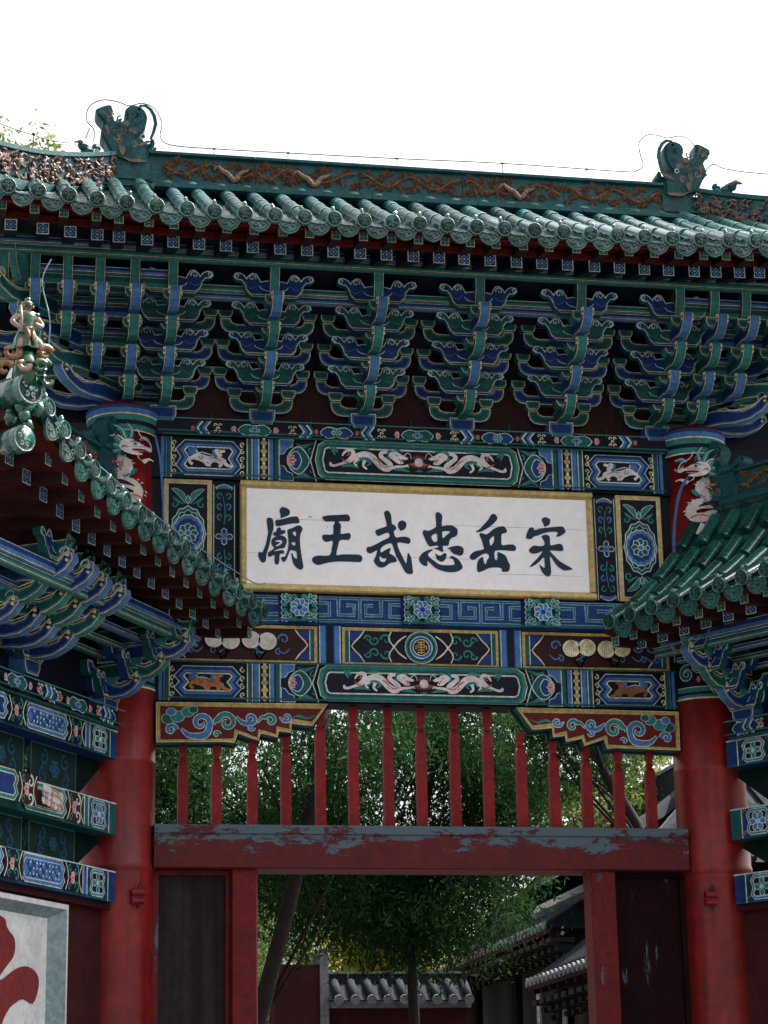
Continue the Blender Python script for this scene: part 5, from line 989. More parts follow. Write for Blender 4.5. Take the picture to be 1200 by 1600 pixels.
    hbeam('eave_purlin', T, min(X(.1), X(3.3)), max(X(.1), X(3.3)), -.72, 5.37+zo*.0, 5.45+zo*.0, 'B', .1)
    hbeam('tie_beam', T, min(X(.1), X(3.3)), max(X(.1), X(3.3)), -.70, 5.315, 5.368, 'G', .07)
    m = MB(); xb(m, .25, L+.3, .0, .05, zb, 5.6, 'N'); m.build('backing_board', T)
    m = MB(); m.add([(X(.1), .03, 5.45), (X(L+.4), .03, 5.45), (X(L+.4), -.66, 5.45), (X(.1), -.66, 5.45)], [(0, 1, 2, 3)], 'N'); m.build('soffit_board', T)
    # roof
    def prof(x, y):
        u = s*x; t = (y+DE)/(DE-.03); tt = max(-.1, min(1, t)); e = 1-tt
        return 5.485+er(u)*max(0, e)**1.3+1.12*(tt*.58+.42*tt*abs(tt)**1.2)
    rows = []; u = .13
    while u < 3.4:
        yt = -.05 if u < 2.3 else -.05-(u-2.3)*1.04
        ye = -DE-.05*max(0, u-2.6); rows.append((X(u), ye, max(yt, ye+.03))); u += .208
    if s < 0: rows = rows[::-1]
    RF = tiled_roof(T, rows, prof, .208, r=.055, disc_r=.060 if s < 0 else .058, drip_h=.122, seg=.30)
    e_ = er
    bR, sR = rafter_mesh(.5, .096, 'B', .16, 'rafter', 'DR'), rafter_mesh(.24, .072, 'G', .10, 'flying_rafter', 'DR')
    u = .06
    while u < 3.3:
        inst('rafter', bR, T, (X(u+.06), -.88, 5.395+e_(u+.06)*.97), (0, 0, rnd.uniform(-.03, .03))); inst('flying_rafter', sR, T, (X(u+.17), -1.10, 5.395+e_(u+.17)), (0, 0, rnd.uniform(-.03, .03))); u += .208
    inst('flying_rafter', sR, T, (X(.05), -1.10, 5.39))
    def st2(nm, fn, mt='RW', ua=.03, ub=3.4):
        m = MB(); us = np.linspace(ua, ub, 24)
        if s < 0: us = us[::-1]
        m.loft([[(X(uu), y, z) for y, z in fn(uu)] for uu in us], mt); m.build(nm, T)
    st2('eave_board', lambda uu: [(-1.19, 5.435+e_(uu)), (-1.19, 5.465+e_(uu)), (-.1, 5.76+e_(uu)*.5), (-.1, 5.72+e_(uu)*.5), (-.88, 5.455+e_(uu)), (-1.08, 5.418+e_(uu))])
    st2('eave_fascia', lambda uu: [(-.93, 5.44+e_(uu)), (-.93, 5.462+e_(uu)), (-.88, 5.475+e_(uu)), (-.88, 5.442+e_(uu))])
    st2('rafter_board', lambda uu: [(-.86, 5.418+e_(uu)), (-.1, 5.57+e_(uu)*.6), (-.1, 5.60+e_(uu)*.6), (-.86, 5.46+e_(uu))])
    m = MB(); m.add([(X(.2), .03, 6.55), (X(2.3), .03, 6.55), (X(3.5), 1.25, 5.7), (X(.2), 1.25, 5.7), (X(3.45), -1.2, 6.0)], [(0, 1, 2, 3), (1, 4, 2)], 'TG'); m.build('rear_slope', RF)
    # ridge with raised foliage
    m = MB(); z0 = 6.58; pr = [(.08, z0), (-.10, z0), (-.11, z0+.04), (-.075, z0+.07), (-.055, z0+.08), (-.055, z0+.24), (-.085, z0+.25), (-.085, z0+.275), (0, z0+.30), (.08, z0+.28)]
    rg = [[(X(u), y, z+.03*max(0, u-1)) for y, z in pr] for u in np.linspace(.34, 2.2, 9)]
    if s < 0: rg = rg[::-1]
    m.loft(rg, 'TT'); xa, xb_ = sorted((X(.5), X(2.15))); relief(m, xa, xb_, z0+.09, z0+.235, -.055, 4); m.build('ridge_block', RF)
    # finial at the inner end
    m = MB(); P = lambda uu, v, d: (X(uu), d, v)
    zf = z0
    pb = cr(ccw([(.52, zf+.02), (.10, zf+.02), (.08, zf+.2), (.16, zf+.34), (.14, zf+.46), (.22, zf+.56), (.32, zf+.55), (.37, zf+.46), (.33, zf+.39), (.38, zf+.33), (.46, zf+.33), (.54, zf+.38), (.58, zf+.35), (.55, zf+.29), (.50, zf+.26), (.53, zf+.18)]), 2)
    m.plate(pb, P, -.06, .06, [], 'TT', 'TT'); m.plate(inset(pb, .02), P, -.085, .085, [], 'TT', 'TT'); a = Art(m, P, -.088, .004); rr = random.Random(8)
    for k in range(14): a.spiral(rr.uniform(.17, .42), zf+rr.uniform(.06, .45), .028, rr.uniform(0, 6), 1, rr.choice((-1, 1)), .012, rr.choice(('TT', 'TB')))
    m.build('ridge_finial', RF)
    # hip ridge and its end tiles
    m = MB(); rg = []
    for t in np.linspace(0, 1, 9):
        u = 2.32+1.15*t; y = -.06-1.16*t; zz = prof(X(min(u, 3.4)), y)+.02
        rg.append([(X(u+d*.7), y+d*.7*1, zz+h) for d, h in ((-.07, -.05), (-.05, .16), (0, .2), (.05, .16), (.07, -.05))])
    m.loft(rg, 'TG'); m.build('hip_ridge', RF)
    cx, cy, cz = X(3.5), -1.27, 5.80 if s < 0 else 5.8
    for (dz, r, dd) in ((.03, .085, 0), (.34, .10, .03)):
        o = inst('hip_end_tile', disc_mesh(r, False), RF, (cx, cy-dd, cz+dz), (0, 0, s*.35)); 
        m = MB(); m.tube([(cx, cy-dd, cz+dz), (cx-s*.10, cy+.2, cz+dz+.03)], r*.9, 'TG', 12); m.build('hip_tile', RF, smooth=True)
    m = MB(); rr = random.Random(2)
    for k in range(12): 
        c0 = Vector((cx-s*rr.uniform(0, .2), cy+rr.uniform(0, .16), cz+rr.uniform(.02, .36))); r = rr.uniform(.03, .06)
        m.loft([[(c0.x+r*math.sin(ph)*math.cos(q), c0.y+r*math.sin(ph)*math.sin(q), c0.z+r*math.cos(ph)) for q in np.linspace(0, 2*PI, 8)[:-1]] for ph in (.1, .8, 1.6, 2.4, 3.05)], 'TG', cap=False)
    m.build('hip_beast', RF, smooth=True)
    return T, (cx, cy, cz)
WL, tipL = wing(-1)
WR, tipR = wing(1)
# ---------------------------------------------------------------- roof rider on the left corner
def to_world(T, p): return T.matrix_basis @ Vector(p)
bpy.context.view_layer.update()
c0 = to_world(WL, (tipL[0], tipL[1]+.0, tipL[2]+.47))
FIG = empty('roof_figurine', c0, rad(20)); tag(FIG, 'small glazed warrior in a green tunic standing on the lower left roof corner', 'figurine')
def skin_obj(name, verts, edges, radii, m_, parent, root=0, sub=1):
    me = bpy.data.meshes.new(name); me.from_pydata(verts, edges, []); o = bpy.data.objects.new(name, me); COL.objects.link(o)
    mod = o.modifiers.new('skin', 'SKIN'); sv = me.skin_vertices[0].data
    for i, r in enumerate(radii): sv[i].radius = (r, r) if not isinstance(r, tuple) else r
    sv[root].use_root = True
    ms = o.modifiers.new('sub', 'SUBSURF'); ms.levels = ms.render_levels = sub+1
    bpy.context.view_layer.update(); dg = bpy.context.evaluated_depsgraph_get()
    nm = bpy.data.meshes.new_from_object(o.evaluated_get(dg)); bpy.data.objects.remove(o); nm.materials.clear(); nm.materials.append(MT[m_])
    nm.polygons.foreach_set('use_smooth', [True]*len(nm.polygons)); return inst(name, nm, parent)
k = .43/1.75
V = [(0, 0, .95), (0, .01, 1.13), (0, 0, 1.36), (0, -.01, 1.50), (.02, -.03, 1.63), (.21, 0, 1.40), (.40, -.02, 1.17), (.24, -.19, 1.10), (.10, -.22, 1.13), (-.21, 0, 1.40), (-.42, -.03, 1.17), (-.30, -.19, 1.0), (-.22, -.22, .98), (.13, -.02, .84), (.30, -.20, .62), (.26, -.08, .16), (.27, -.22, .10), (-.12, -.02, .84), (-.24, -.16, .55), (-.18, 0, .12), (-.19, -.14, .06)]
Eg = [(0, 1), (1, 2), (2, 3), (3, 4), (2, 5), (5, 6), (6, 7), (7, 8), (2, 9), (9, 10), (10, 11), (11, 12), (0, 13), (13, 14), (14, 15), (15, 16), (0, 17), (17, 18), (18, 19), (19, 20)]
Rr = [.15, .135, .17, .065, .115, .10, .075, .06, .06, .10, .075, .06, .06, .115, .09, .06, .055, .115, .09, .06, .055]
skin_obj('body', [(x*k, y*k, z*k) for x, y, z in V], Eg, [r*k for r in Rr], 'SKIN', FIG)
def cloth(name, prof, m_, nf, amp, seg=30, ph=0, sy=.85):
    m = MB(); m.loft([[(r*k*math.cos(q)*(1+amp*f*math.sin(q*nf+ph+z*3)), r*sy*k*math.sin(q)*(1+amp*f*math.sin(q*nf+ph+z*3)), z*k) for q in np.linspace(0, 2*PI, seg+1)[:-1]] for z, r, f in prof], m_, cap=False); return m.build(name, FIG, smooth=True)
cloth('tunic', [(1.04, .178, 0), (1.12, .165, .3), (1.22, .185, .3), (1.34, .205, .2), (1.42, .20, .1), (1.47, .13, 0)], 'FG', 5, .05, sy=.82)
cloth('skirt', [(1.03, .185, 0), (.92, .25, .4), (.78, .30, 1), (.62, .32, 1.4), (.50, .33, 1.6)], 'FG', 7, .09)
cloth('belt', [(.99, .20, 0), (1.0, .215, 0), (1.05, .21, 0), (1.06, .185, 0)], 'FO', 1, 0)
m = MB()
for sx in (-1, 1):
    m.tube([(sx*.10*k, -.2*k, 1.0*k), (sx*.05*k, -.27*k, .8*k), (sx*.09*k, -.28*k, .55*k)], [.010, .013, .006], 'FO', 6)
    m.tube([(sx*.17*k, -.05*k, 1.45*k), (sx*.24*k, -.04*k, 1.43*k), (sx*.27*k, -.02*k, 1.36*k)], [.012, .02, .012], 'FG', 8)
m.build('sash', FIG, smooth=True)
m = MB(); hx = .02*k
for (z, r, c_) in ((0, 0, 0),): m.loft([[(hx+r_*k*math.cos(q)*(1+.08*math.sin(5*q)), .012+r_*k*math.sin(q)*(1+.08*math.sin(5*q)), z_*k) for q in np.linspace(0, 2*PI, 17)[:-1]] for z_, r_ in ((1.64, .125), (1.70, .14), (1.76, .115), (1.79, .06), (1.83, .075), (1.87, .065), (1.90, .02))], 'FG')
m.build('hair', FIG, smooth=True)
m = MB()
for sx in (-1, 1):
    m.tube([(hx+sx*.018*k, -.145*k, 1.675*k), (hx+sx*.075*k, -.125*k, 1.69*k)], .0028, 'K', 5); m.tube([(hx+sx*.03*k, -.15*k, 1.645*k), (hx+sx*.06*k, -.138*k, 1.648*k)], .0022, 'K', 5)
    m.tube([(hx+sx*.115*k, -.03*k, 1.66*k), (hx+sx*.125*k, -.03*k, 1.60*k)], .005, 'SKIN', 6)
m.tube([(hx, -.142*k, 1.655*k), (hx, -.172*k, 1.612*k), (hx, -.145*k, 1.60*k)], .0045, 'SKIN', 6); m.tube([(hx-.03*k, -.142*k, 1.575*k), (hx+.03*k, -.142*k, 1.575*k)], .0025, 'R', 5); m.build('face', FIG, smooth=True)
m = MB(); m.tube([(-.25*k, -.24*k, .86*k), (-.23*k, -.23*k, 1.2*k), (-.26*k, -.2*k, 1.56*k)], .0075, 'SKIN', 6); m.build('club', FIG, smooth=True)
m = MB(); rr = random.Random(9)
def curl(c, r, ang, dr, tw, col, n=14):
    p = []; ax = Vector((math.cos(ang), math.sin(ang), 0))
    for q in range(n): t = q/(n-1); a_ = dr*(t*5.2)+.4; rad_ = r*(1-.75*t); p.append(c+ax*(rad_*math.cos(a_))+Vector((0, 0, rad_*math.sin(a_))))
    m.tube(p, [tw*1.45*(1-.45*q/(n-1)) for q in range(n)], col, 8)
for (x, y, z, r, an, d, w, c_) in ((.10, -.04, .10, .055, .2, 1, .018, 'FO'), (-.11, -.03, .09, .06, -.2, -1, .016, 'FO'), (.13, .02, .04, .05, .4, 1, .014, 'FG'), (-.17, .0, .05, .055, -.3, -1, .016, 'FG'), (.06, -.07, .0, .045, 0, 1, .016, 'FG'), (-.05, -.08, .0, .045, 0, -1, .015, 'SKIN'), (.12, -.02, -.05, .05, .3, -1, .015, 'FG'), (-.14, -.02, -.03, .05, -.2, 1, .016, 'FO'), (-.18, .03, .0, .05, -.4, 1, .013, 'FG'), (.0, .05, .03, .08, 0, 1, .02, 'FG'), (-.19, .03, .08, .04, -.3, -1, .011, 'SKIN'), (.11, .02, .15, .035, .2, -1, .011, 'FO')): curl(Vector((x, y, z)), r, an, d, w, c_)
m.tube([(0, .02, -.10), (0, .0, .02), (0, -.01, .10)], [.07, .075, .05], 'FG', 10)
m.build('curled_base', FIG, smooth=True)
# ---------------------------------------------------------------- wires
def wire(name, pts, r, m_, label, cat, clips=()):
    m = MB(); m.tube(cr(pts, 4, False), r, m_, 6)
    for p in clips: m.tube([p, (p[0], p[1], p[2]-.09)], r*.8, m_, 5); m.tube([(p[0]-.012, p[1], p[2]), (p[0]+.012, p[1], p[2])], r*2, m_, 5)
    o = m.build(name); tag(o, label, cat); return o
w1 = [(-2.56, 0, 9.50), (-2.56, 0, 9.60), (-2.62, 0, 9.68), (-2.60, 0, 9.80), (-2.5, 0, 9.865), (-2.38, 0, 9.86), (-2.28, 0, 9.83), (-2.18, 0, 9.86), (-2.08, 0, 9.82), (-2.02, 0, 9.70), (-2.03, 0, 9.58), (-1.95, 0, 9.51), (-1.6, 0, 9.50), (-.999, 0, 9.505), (-.103, 0, 9.517), (.783, 0, 9.535), (1.78, 0, 9.53), (1.93, 0, 9.545), (1.99, 0, 9.60), (1.97, 0, 9.70), (1.965, 0, 9.80), (2.03, 0, 9.875), (2.12, 0, 9.885), (2.22, 0, 9.865), (2.33, 0, 9.89), (2.43, 0, 9.84), (2.47, 0, 9.70), (2.50, 0, 9.53)]
wire('lightning_wire', w1, .0045, 'WIRE', 'thin black wire looping over both finials along the top ridge', 'wire', [(-1.6, 0, 9.50), (-.999, 0, 9.505), (-.103, 0, 9.517), (.783, 0, 9.535), (1.5, 0, 9.532)])
wire('lightning_wire', [(-3.9, -1.5, 9.05), (-3.5, -1.1, 9.13), (-3.15, -.8, 9.16), (-2.85, -.45, 9.26), (-2.66, -.2, 9.40), (-2.6, -.1, 9.56)], .0045, 'WIRE', 'thin black wire sagging along the left hip of the top roof', 'wire', [(-3.05, -.7, 9.19)])
wire('lightning_wire', [(2.5, 0, 9.53), (2.56, -.1, 9.60), (2.62, -.2, 9.52), (2.8, -.4, 9.40), (3.1, -.7, 9.26), (3.6, -1.2, 9.1), (3.9, -1.5, 9.0)], .0045, 'WIRE', 'thin black wire dropping along the right hip of the top roof', 'wire', [(2.9, -.5, 9.35)])
def wl(u, y, z): return tuple(to_world(WL, (-u, y, z)))
CABLE = [(-2.979, -3.3, 7.086), (-3.031, -3.3, 6.933), (-2.978, -3.3, 6.681), (-2.984, -3.2, 6.465), (-2.992, -3.1, 6.289), (-2.833, -2.75, 6.118), (-2.673, -2.45, 6.071), (-2.51, -2.2, 6.024), (-2.244, -1.8, 5.931), (-1.893, -1.35, 5.829), (-1.57, -0.9, 5.774), (-1.346, -0.6, 5.744), (-1.269, -0.55, 5.764)]
wire('lightning_wire', CABLE, .0042, 'WIRW', 'pale cable curving down the eave of the left side roof', 'wire')
wire('conduit', [(-2.06, -.17, 7.0), (-2.02, -.17, 6.8), (-2.0, -.16, 6.55), (-1.99, -.16, 6.3), (-1.99, -.16, 5.9)], .009, 'B2', 'pale blue conduit running down beside the left column dragon', 'conduit')
wire('conduit', [(2.19, -.16, 6.86), (2.08, -.19, 6.7), (2.02, -.18, 6.4), (2.01, -.17, 6.1)], .013, 'B2', 'pale blue conduit curving down over the right column dragon', 'conduit')
# ---------------------------------------------------------------- alarm boxes
for s, lb in ((-1, 'small dusty alarm box on the left red column'), (1, 'small red alarm box on the right red column')):
    T = empty('alarm_box', (s*2.285-s*.15+.01*s, .1-.255, 3.50)); tag(T, lb, 'alarm box', 'alarm boxes on the columns')
    m = MB(); m.tube([(-.045, -.025, .045), (.045, -.025, .045)], .026, 'BOX', 12); m.tube([(-.042, -.025, -.015), (.042, -.025, -.015)], .022, 'BOX', 12); m.box(-.045, .045, -.02, .02, -.035, .06, 'BOX'); m.build('housing', T)
    m = MB(); m.tube([(0, 0, .08), (.015, -.03, .12), (.03, -.01, .08)], .006, 'WIRE', 6); m.build('cable_loop', T); m = MB(); m.lathe([(.012, -.07), (.016, -.05), (.01, -.045)], 'WIRE', (0, -.02, 0), 8); m.build('sounder', T)
# ---------------------------------------------------------------- ground
m = MB(); m.add([(-600, -300, 0), (600, -300, 0), (600, 900, 0), (-600, 900, 0)], [(0, 1, 2, 3)], 'GND'); tag(m.build('ground'), kind='structure')
# ---------------------------------------------------------------- courtyard wall
GW = empty('courtyard_wall', (0, 11, 0)); tag(GW, 'red courtyard wall with a grey tiled coping beyond the gateway', 'wall')
def coping(x0, x1, zt, y=0):
    m = MB(); m.box(x0, x1, y-.2, y+.2, 0, zt-.42, 'WAL'); m.build('wall_face', GW)
    m = MB(); m.box(x0, x1, y-.28, y+.28, zt-.418, zt-.34, 'LIME'); m.build('cornice', GW)
    m = MB(); m.loft([[(x, y+yy, z) for yy, z in ((-.40, zt-.335), (-.1, zt-.12), (.1, zt-.12), (.40, zt-.335))] for x in (x0, x1)], 'GT'); m.build('coping_slope', GW)
    m = MB(); m.box(x0, x1, y-.07, y+.07, zt-.13, zt, 'GT'); m.box(x0, x1, y-.09, y+.09, zt+.001, zt+.03, 'LIME'); m.build('coping_ridge', GW)
    x = x0+.1
    me = cached('wt', lambda: (lambda q: (q.tube([(0, -.42, -.335), (0, -.25, -.2), (0, -.08, -.10)], .055, 'GT', 8), q.mesh('coping_tile', True))[1])(MB()))
    mc = cached('wc', lambda: (lambda q: (q.tube([(0, -.44, -.335), (0, -.418, -.33)], .06, 'LIME', 10), q.mesh('tile_cap'))[1])(MB()))
    while x < x1: inst('coping_tile', me, GW, (x, y, zt)); inst('tile_cap', mc, GW, (x, y, zt)); x += .2
coping(1.0, 2.75, 3.90); m = MB(); m.box(.9, 1.0, -.3, .3, 0, 4.18, 'LIME'); m.build('end_block', GW)
m = MB(); m.box(.35, .9, -.25, .25, 0, 4.0, 'WAL'); m.build('gate_pier', GW)
# ---------------------------------------------------------------- side hall
HALL = empty('side_hall', (3.7, 6.5, 0)); tag(HALL, 'dark timber side hall with grey tiled roofs seen through the right of the gateway', 'hall')
def grey_roof(y0, y1, xe, ze, xr, zr, n, nm='roof_slope', sag=.25):
    def pt(t, y): x = xe+(xr-xe)*t; return (x, y, ze+(zr-ze)*(t*.7+.3*t*t))
    m = MB(); m.loft([[pt(t, y) for t in np.linspace(0, 1, 7)]+[(xr, y, ze-.1)] for y in (y0, y1)], 'GT'); r = m.build(nm, HALL)
    me = cached(('gr', round(xe-xr, 2), round(ze-zr, 2)), lambda: (lambda q: (q.tube([(pt(t, 0)[0], 0, pt(t, 0)[2]+.02) for t in np.linspace(0, 1, 7)], .05, 'GT', 6), q.mesh('tile_row', True))[1])(MB()))
    mc = cached('gcap', lambda: (lambda q: (q.lathe([(.06, 0), (.06, .03), (.02, .031)], 'LIME', seg=10), q.mesh('tile_end'))[1])(MB()))
    for i in range(n):
        y = y0+(i+.5)*(y1-y0)/n; inst('tile_row', me, HALL, (0, y, 0)); inst('tile_end', mc, HALL, (xe, y, ze+.02), (0, -PI/2, 0))
        if i % 2 == 0: inst('rafter', cached('grf', lambda: (lambda q: (q.box(-.03, .5, -.03, .03, -.04, .03, 'WAL'), q.mesh('rafter'))[1])(MB())), HALL, (xe+.08, y, ze-.08), (0, -.25, 0))
    m = MB(); m.box(xr-.1, xr+.12, y0-.1, y1+.1, zr-.05, zr+.35, 'GT'); m.box(xr-.13, xr+.15, y0-.1, y1+.1, zr+.351, zr+.40, 'LIME'); m.build('roof_ridge', HALL)
    m = MB(); m.box(xe+.02, xe+.05, y0, y1, ze-.07, ze-.01, 'WAL'); m.build('eave_board', HALL)
grey_roof(5.2, 14, .3, 4.55, 2.8, 6.6, 44)          # farther, taller roof
grey_roof(1.2, 5.0, -.05, 3.80, 1.6, 5.1, 19)       # near porch
m = MB(); m.tube([(.1, 5.1, 4.70), (.9, 5.1, 5.05), (1.9, 5.1, 5.75), (2.8, 5.1, 6.7)], [.08, .1, .1, .12], 'LIME', 6); m.build('verge_ridge', HALL)
m = MB(); m.box(.9, 5.5, 5.3, 14, 0, 4.9, 'DW'); m.box(.6, 5.0, 1.4, 5.0, 0, 3.9, 'DW'); m.build('hall_body', HALL)
for y in (1.5, 3.1, 4.7, 6.0, 8.5, 11.0): m = MB(); x = .35 if y < 5 else .65; m.tube([(x, y, 0), (x, y, 3.6 if y < 5 else 4.4)], .12, 'DW', 12); m.build('porch_column', HALL)
for y, z0 in ((1.62, 2.6), (4.2, 2.6), (6.6, 3.0)):
    m = MB(); x = .20 if y < 5 else .5; m.box(x, x+.03, y-.07, y+.07, z0, z0+.95, 'LW'); a = Art(m, lambda u, v, d: (x+d, u, v), -.001)
    for q in range(6): zz = z0+.85-q*.14; a.stroke([(y+.035, zz, .012), (y-.035, zz, .014)], 0, 'K', 0); a.stroke([(y, zz+.04, .012), (y, zz-.05, .010)], 0, 'K', 0); a.stroke([(y+.03, zz-.05, .012), (y-.03, zz-.045, .010)], 0, 'K', 0)
    m.build('couplet_board', HALL)
m = MB()
for y in np.arange(1.5, 13.5, .35):
    x, z = (.15, 3.35) if y < 5 else (.45, 4.15)
    for k in range(3): m.box(x-.1*k, x+.12, y-.05-.03*k, y+.05+.03*k, z+.09*k, z+.09*k+.06, 'DW')
tag(m.build('eave_brackets', HALL), kind='stuff')
m = MB(); m.box(.55, .6, 1.7, 4.5, .9, 2.9, 'LW'); m.box(.85, .89, 5.6, 9, .9, 3.3, 'LW'); m.build('white_infill', HALL)
# farther roof high on the right
FH = empty('far_hall', (8.2, 11, 0)); tag(FH, 'grey hip roof rising behind the right end of the lattice', 'hall')
m = MB(); m.add([(-3.8, 0, 5.3), (4, 0, 5.3), (4, 2.4, 6.75), (-1.2, 2.4, 6.8), (-3.8, 6, 5.3), (4, 6, 5.3)], [(0, 1, 2, 3), (0, 3, 4), (4, 3, 2, 5)], 'GT'); m.build('roof_slope', FH)
m = MB(); m.tube([(-3.85, -.05, 5.35), (-2.6, 1.0, 6.0), (-1.2, 2.4, 6.95)], .12, 'GT', 6); m.build('hip_ridge', FH)
m = MB()
for i in range(30): x = -3.7+i*.26; t0 = max(0, 1-(x+3.9)/3.0) if x < -.9 else 0; m.tube([(x, 0, 5.34), (x, 2.4*(1-t0), 5.34+1.48*(1-t0))], .05, 'GT', 5)
m.build('tile_rows', FH)['kind'] = 'stuff'
m = MB(); m.box(-3.2, 4, .8, 5.2, 0, 5.2, 'DW'); m.build('hall_body', FH)
# ---------------------------------------------------------------- lamp post
LP = empty('lamp_post', (1.95, 10.2, 0)); tag(LP, 'dark slim lamp post in front of the courtyard wall', 'lamp post')
m = MB(); m.tube([(0, 0, 0), (0, 0, 4.25)], [.065, .05], 'LAMP', 12); m.build('post', LP)
m = MB(); m.tube([(0, 0, 4.2), (0, -.15, 4.32), (.0, -.3, 4.3)], .02, 'LAMP', 8); m.box(-.13, .13, -.45, -.15, 4.24, 4.28, 'LAMP'); m.lathe([(.02, 4.25), (.14, 4.30), (.03, 4.42)], 'LAMP', seg=10); m.build('lamp_head', LP)
# ---------------------------------------------------------------- trees
def tree(name, label, base, trunk_pts, trunk_r, blobs, nleaf, size, lm, cat='tree', droop=0, seed=1, group='trees behind the gateway', aspect=.26, limbs=10):
    T = empty(name, base); tag(T, label, cat, group); r_ = np.random.RandomState(seed); rr = random.Random(seed)
    m = MB(); m.tube(cr(trunk_pts, 3, False), [trunk_r*(1-.6*i/((len(trunk_pts)-1)*3)) for i in range((len(trunk_pts)-1)*3+1)], 'BARK', 10)
    top = Vector(trunk_pts[-1])
    for i in range(limbs):
        b = blobs[i % len(blobs)]; e = Vector(b[:3])+Vector((rr.uniform(-.5, .5)*b[3], rr.uniform(-.5, .5)*b[3], rr.uniform(-.3, .5)*b[4])); st = Vector(trunk_pts[rr.randrange(len(trunk_pts)//2, len(trunk_pts))]); md = (st+e)/2+Vector((rr.uniform(-.3, .3), rr.uniform(-.3, .3), rr.uniform(0, .4)))
        m.tube([st, md, e], [trunk_r*.16, trunk_r*.1, .008], 'BARK', 6)
    m.build('trunk', T, smooth=True)
    # sprays: each clump holds slim leaf blades
    vol = np.array([b[3]*b[3]*b[4] for b in blobs]); pick = r_.choice(len(blobs), nleaf//14, p=vol/vol.sum()); B = np.array(blobs)
    d = r_.normal(size=(len(pick), 3)); d /= np.linalg.norm(d, axis=1)[:, None]; q = r_.uniform(.25, 1.0, len(pick))**.5
    nc = max(8, len(pick)//22); cp = r_.choice(len(blobs), nc, p=vol/vol.sum()); dd = r_.normal(size=(nc, 3)); dd /= np.linalg.norm(dd, axis=1)[:, None]
    cc = B[cp, :3]+dd*(r_.uniform(.15, 1., nc)**.45)[:, None]*B[cp][:, [3, 3, 4]]; ci = r_.randint(0, nc, len(pick)); rad_c = (size*2.6+B[cp[ci], 3]*.10)
    C = B[pick, :3]+d*q[:, None]*B[pick][:, [3, 3, 4]]*(1+.22*np.sin(d[:, [0]]*7+d[:, [2]]*5+pick[:, None]))
    clump = r_.uniform(size=len(pick)) < .86; C[clump] = (cc[ci]+np.clip(r_.normal(size=(len(pick), 3)), -1.6, 1.6)*rad_c[:, None]*np.array([1, 1, .6]))[clump]
    keep = (np.sin(C[:, 0]*2.3+seed)+np.sin(C[:, 2]*2.9+1.7*seed)+np.sin(C[:, 1]*2.1)) > -1.15
    C = C[keep]; n = len(C); k = 14
    ctr = np.repeat(C, k, 0)+r_.normal(size=(n*k, 3))*size*1.5
    dr = r_.normal(size=(n*k, 3)); dr[:, 2] -= droop; dr /= np.linalg.norm(dr, axis=1)[:, None]
    sd_ = np.cross(dr, r_.normal(size=(n*k, 3))); sd_ /= np.linalg.norm(sd_, axis=1)[:, None]
    l = size*np.exp(r_.normal(size=(n*k, 1))*.38); w = l*aspect*r_.uniform(.6, 1.3, (n*k, 1))
    v = np.stack([ctr, ctr+dr*l*.5+sd_*w*.5, ctr+dr*l, ctr+dr*l*.5-sd_*w*.5], 1).reshape(-1, 3)
    me = bpy.data.meshes.new('crown'); N4 = n*k
    me.vertices.add(N4*4); me.vertices.foreach_set('co', v.ravel()); me.loops.add(N4*4); me.loops.foreach_set('vertex_index', np.arange(N4*4, dtype=np.int32)); me.polygons.add(N4); me.polygons.foreach_set('loop_start', np.arange(0, N4*4, 4, dtype=np.int32)); me.update(calc_edges=True); me.materials.append(MT[lm])
    inst('crown', me, T); return T
tree('juniper_tree', 'leaning dark trunked juniper whose foliage fills the left of the doorway', (-.9, 6, 0), [(-.1, 0, 0), (.12, 0, 1.6), (.42, 0, 3.0), (.85, 0, 4.6), (1.15, 0, 6.2)], .13,
     [(.3, .6, 5.7, 1.2, 1.2), (-1.3, .6, 5.4, 1.2, 1.4), (1.4, .3, 6.0, .9, 1.0), (-1.9, 1.0, 4.9, 1.1, 1.2), (.9, 1.2, 4.55, .9, .5)], 100000, .06, 'LF1', droop=.5, seed=3, limbs=16)
tree('juniper_tree', 'dense dark juniper filling the middle of the doorway', (1.40, 7.5, 0), [(0, 0, 0), (.02, 0, 2.2), (0, 0, 4.2), (.4, 0, 6.5)], .075,
     [(.35, .2, 5.5, 1.1, 1.2), (-.45, 0, 4.8, .8, .75), (1.0, .2, 5.1, .65, .6), (.65, .4, 7.0, .7, .7), (.4, -.2, 4.3, .8, .4), (1.35, .3, 5.9, .6, .4), (.1, .3, 4.1, .7, .4), (-1.2, .3, 5.0, .8, .8), (-.9, .3, 4.3, .5, .5)], 125000, .062, 'LF1', droop=1.0, seed=5, limbs=16)
tree('juniper_tree', 'green juniper whose branches reach over the side hall from the right', (4.05, 6.0, 0), [(0, 0, 0), (-.1, 0, 3), (-.4, 0, 4.6), (-.9, 0, 5.6)], .13,
     [(-1.1, .2, 5.9, .6, .45), (-1.5, .2, 6.2, .45, .4)], 14000, .055, 'LF1', droop=.6, seed=8)
tree('pale_tree', 'pale half bare tree against the sky at the right of the lattice', (5.9, 15, 0), [(0, 0, 0), (.1, 0, 4), (-.1, 0, 8)], .14,
     [(-.5, 0, 8.0, .9, .6), (-1.2, .3, 8.3, .7, .6), (.4, 0, 7.6, .9, .5), (0, 0, 6.6, 1.2, .7)], 12000, .07, 'LF2', seed=12, aspect=.6, limbs=26)
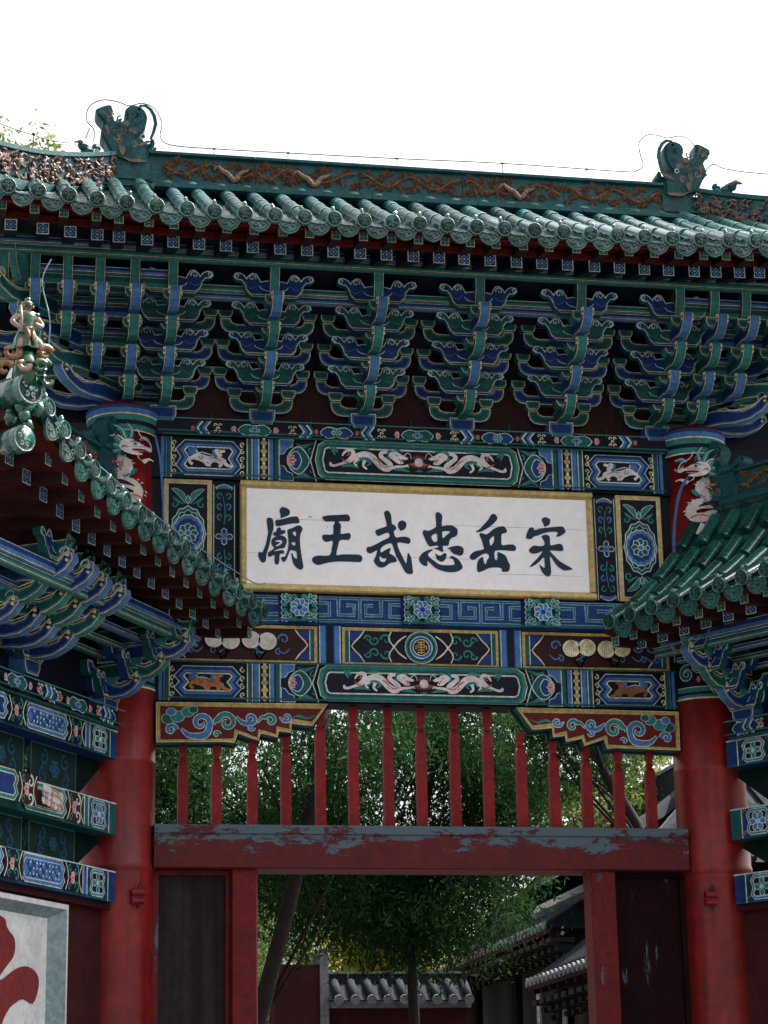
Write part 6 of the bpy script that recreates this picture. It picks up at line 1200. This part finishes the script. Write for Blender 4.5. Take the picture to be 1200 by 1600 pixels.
tree('willow_tree', 'pale willow hanging behind the left door jamb', (-.2, 12, 0), [(0, 0, 0), (.1, 0, 3), (0, 0, 6)], .14, [(.0, 0, 4.2, .8, 1.3), (-.8, .2, 4.4, .9, 1.6), (.3, 0, 5.2, .7, .8)], 42000, .075, 'LF4', droop=1.6, seed=14, aspect=.2)
tree('yellow_tree', 'small yellow leaved tree above the courtyard wall', (2.4, 16, 0), [(0, 0, 0), (.1, 0, 3), (0, 0, 5.0)], .12, [(.5, 0, 5.0, .75, .55), (.2, 0, 4.6, .5, .4)], 12000, .075, 'LF3', seed=15, aspect=.7)
tree('tall_tree', 'tall tree showing its leafy top beyond the left end of the roof', (-4.1, 9, 0), [(0, 0, 0), (.1, 0, 6), (0, 0, 12.8)], .2, [(.42, 0, 13.4, .8, .85), (-.5, 0, 13.0, .9, 1.0), (.1, 0, 11.3, 1.2, 1.2)], 26000, .075, 'LF4', seed=16, aspect=.5, group=None, limbs=20)
tree('background_tree', 'broad dark tree standing farther back behind the left half of the lattice', (-1.2, 20, 0), [(0, 0, 0), (.1, 0, 4), (0, 0, 8)], .25, [(0, 0, 7.2, 2.2, 1.8), (-2.0, 0, 6.2, 2.0, 2.0), (2.4, 0, 6.2, 1.6, 1.4), (0, 0, 4.6, 2.6, 1.2)], 60000, .11, 'LF1', seed=21)
tree('shade_tree', 'tall leafy tree outside the right side gateway, shading its roof', (7.2, 1.0, 0), [(0, 0, 0), (.1, 0, 4), (-.1, 0, 9), (0, 0, 11)], .22, [(-.2, -.2, 10.6, 1.9, 1.5), (.8, .6, 9.4, 1.6, 1.3), (-.9, -.2, 10.9, 1.5, .9), (-.1, -1.0, 9.6, 1.5, 1.2)], 60000, .10, 'LF1', seed=31, group=None, limbs=14)
tree('background_tree', 'pale green tree farther back between the leaning trunk and the courtyard wall', (2.7, 24, 0), [(0, 0, 0), (.1, 0, 4), (0, 0, 7)], .2, [(0, 0, 6.4, 1.9, 1.6), (-1.6, 0, 5.6, 1.5, 1.6), (1.8, 0, 5.6, 1.5, 1.2)], 42000, .10, 'LF4', droop=.6, seed=41)
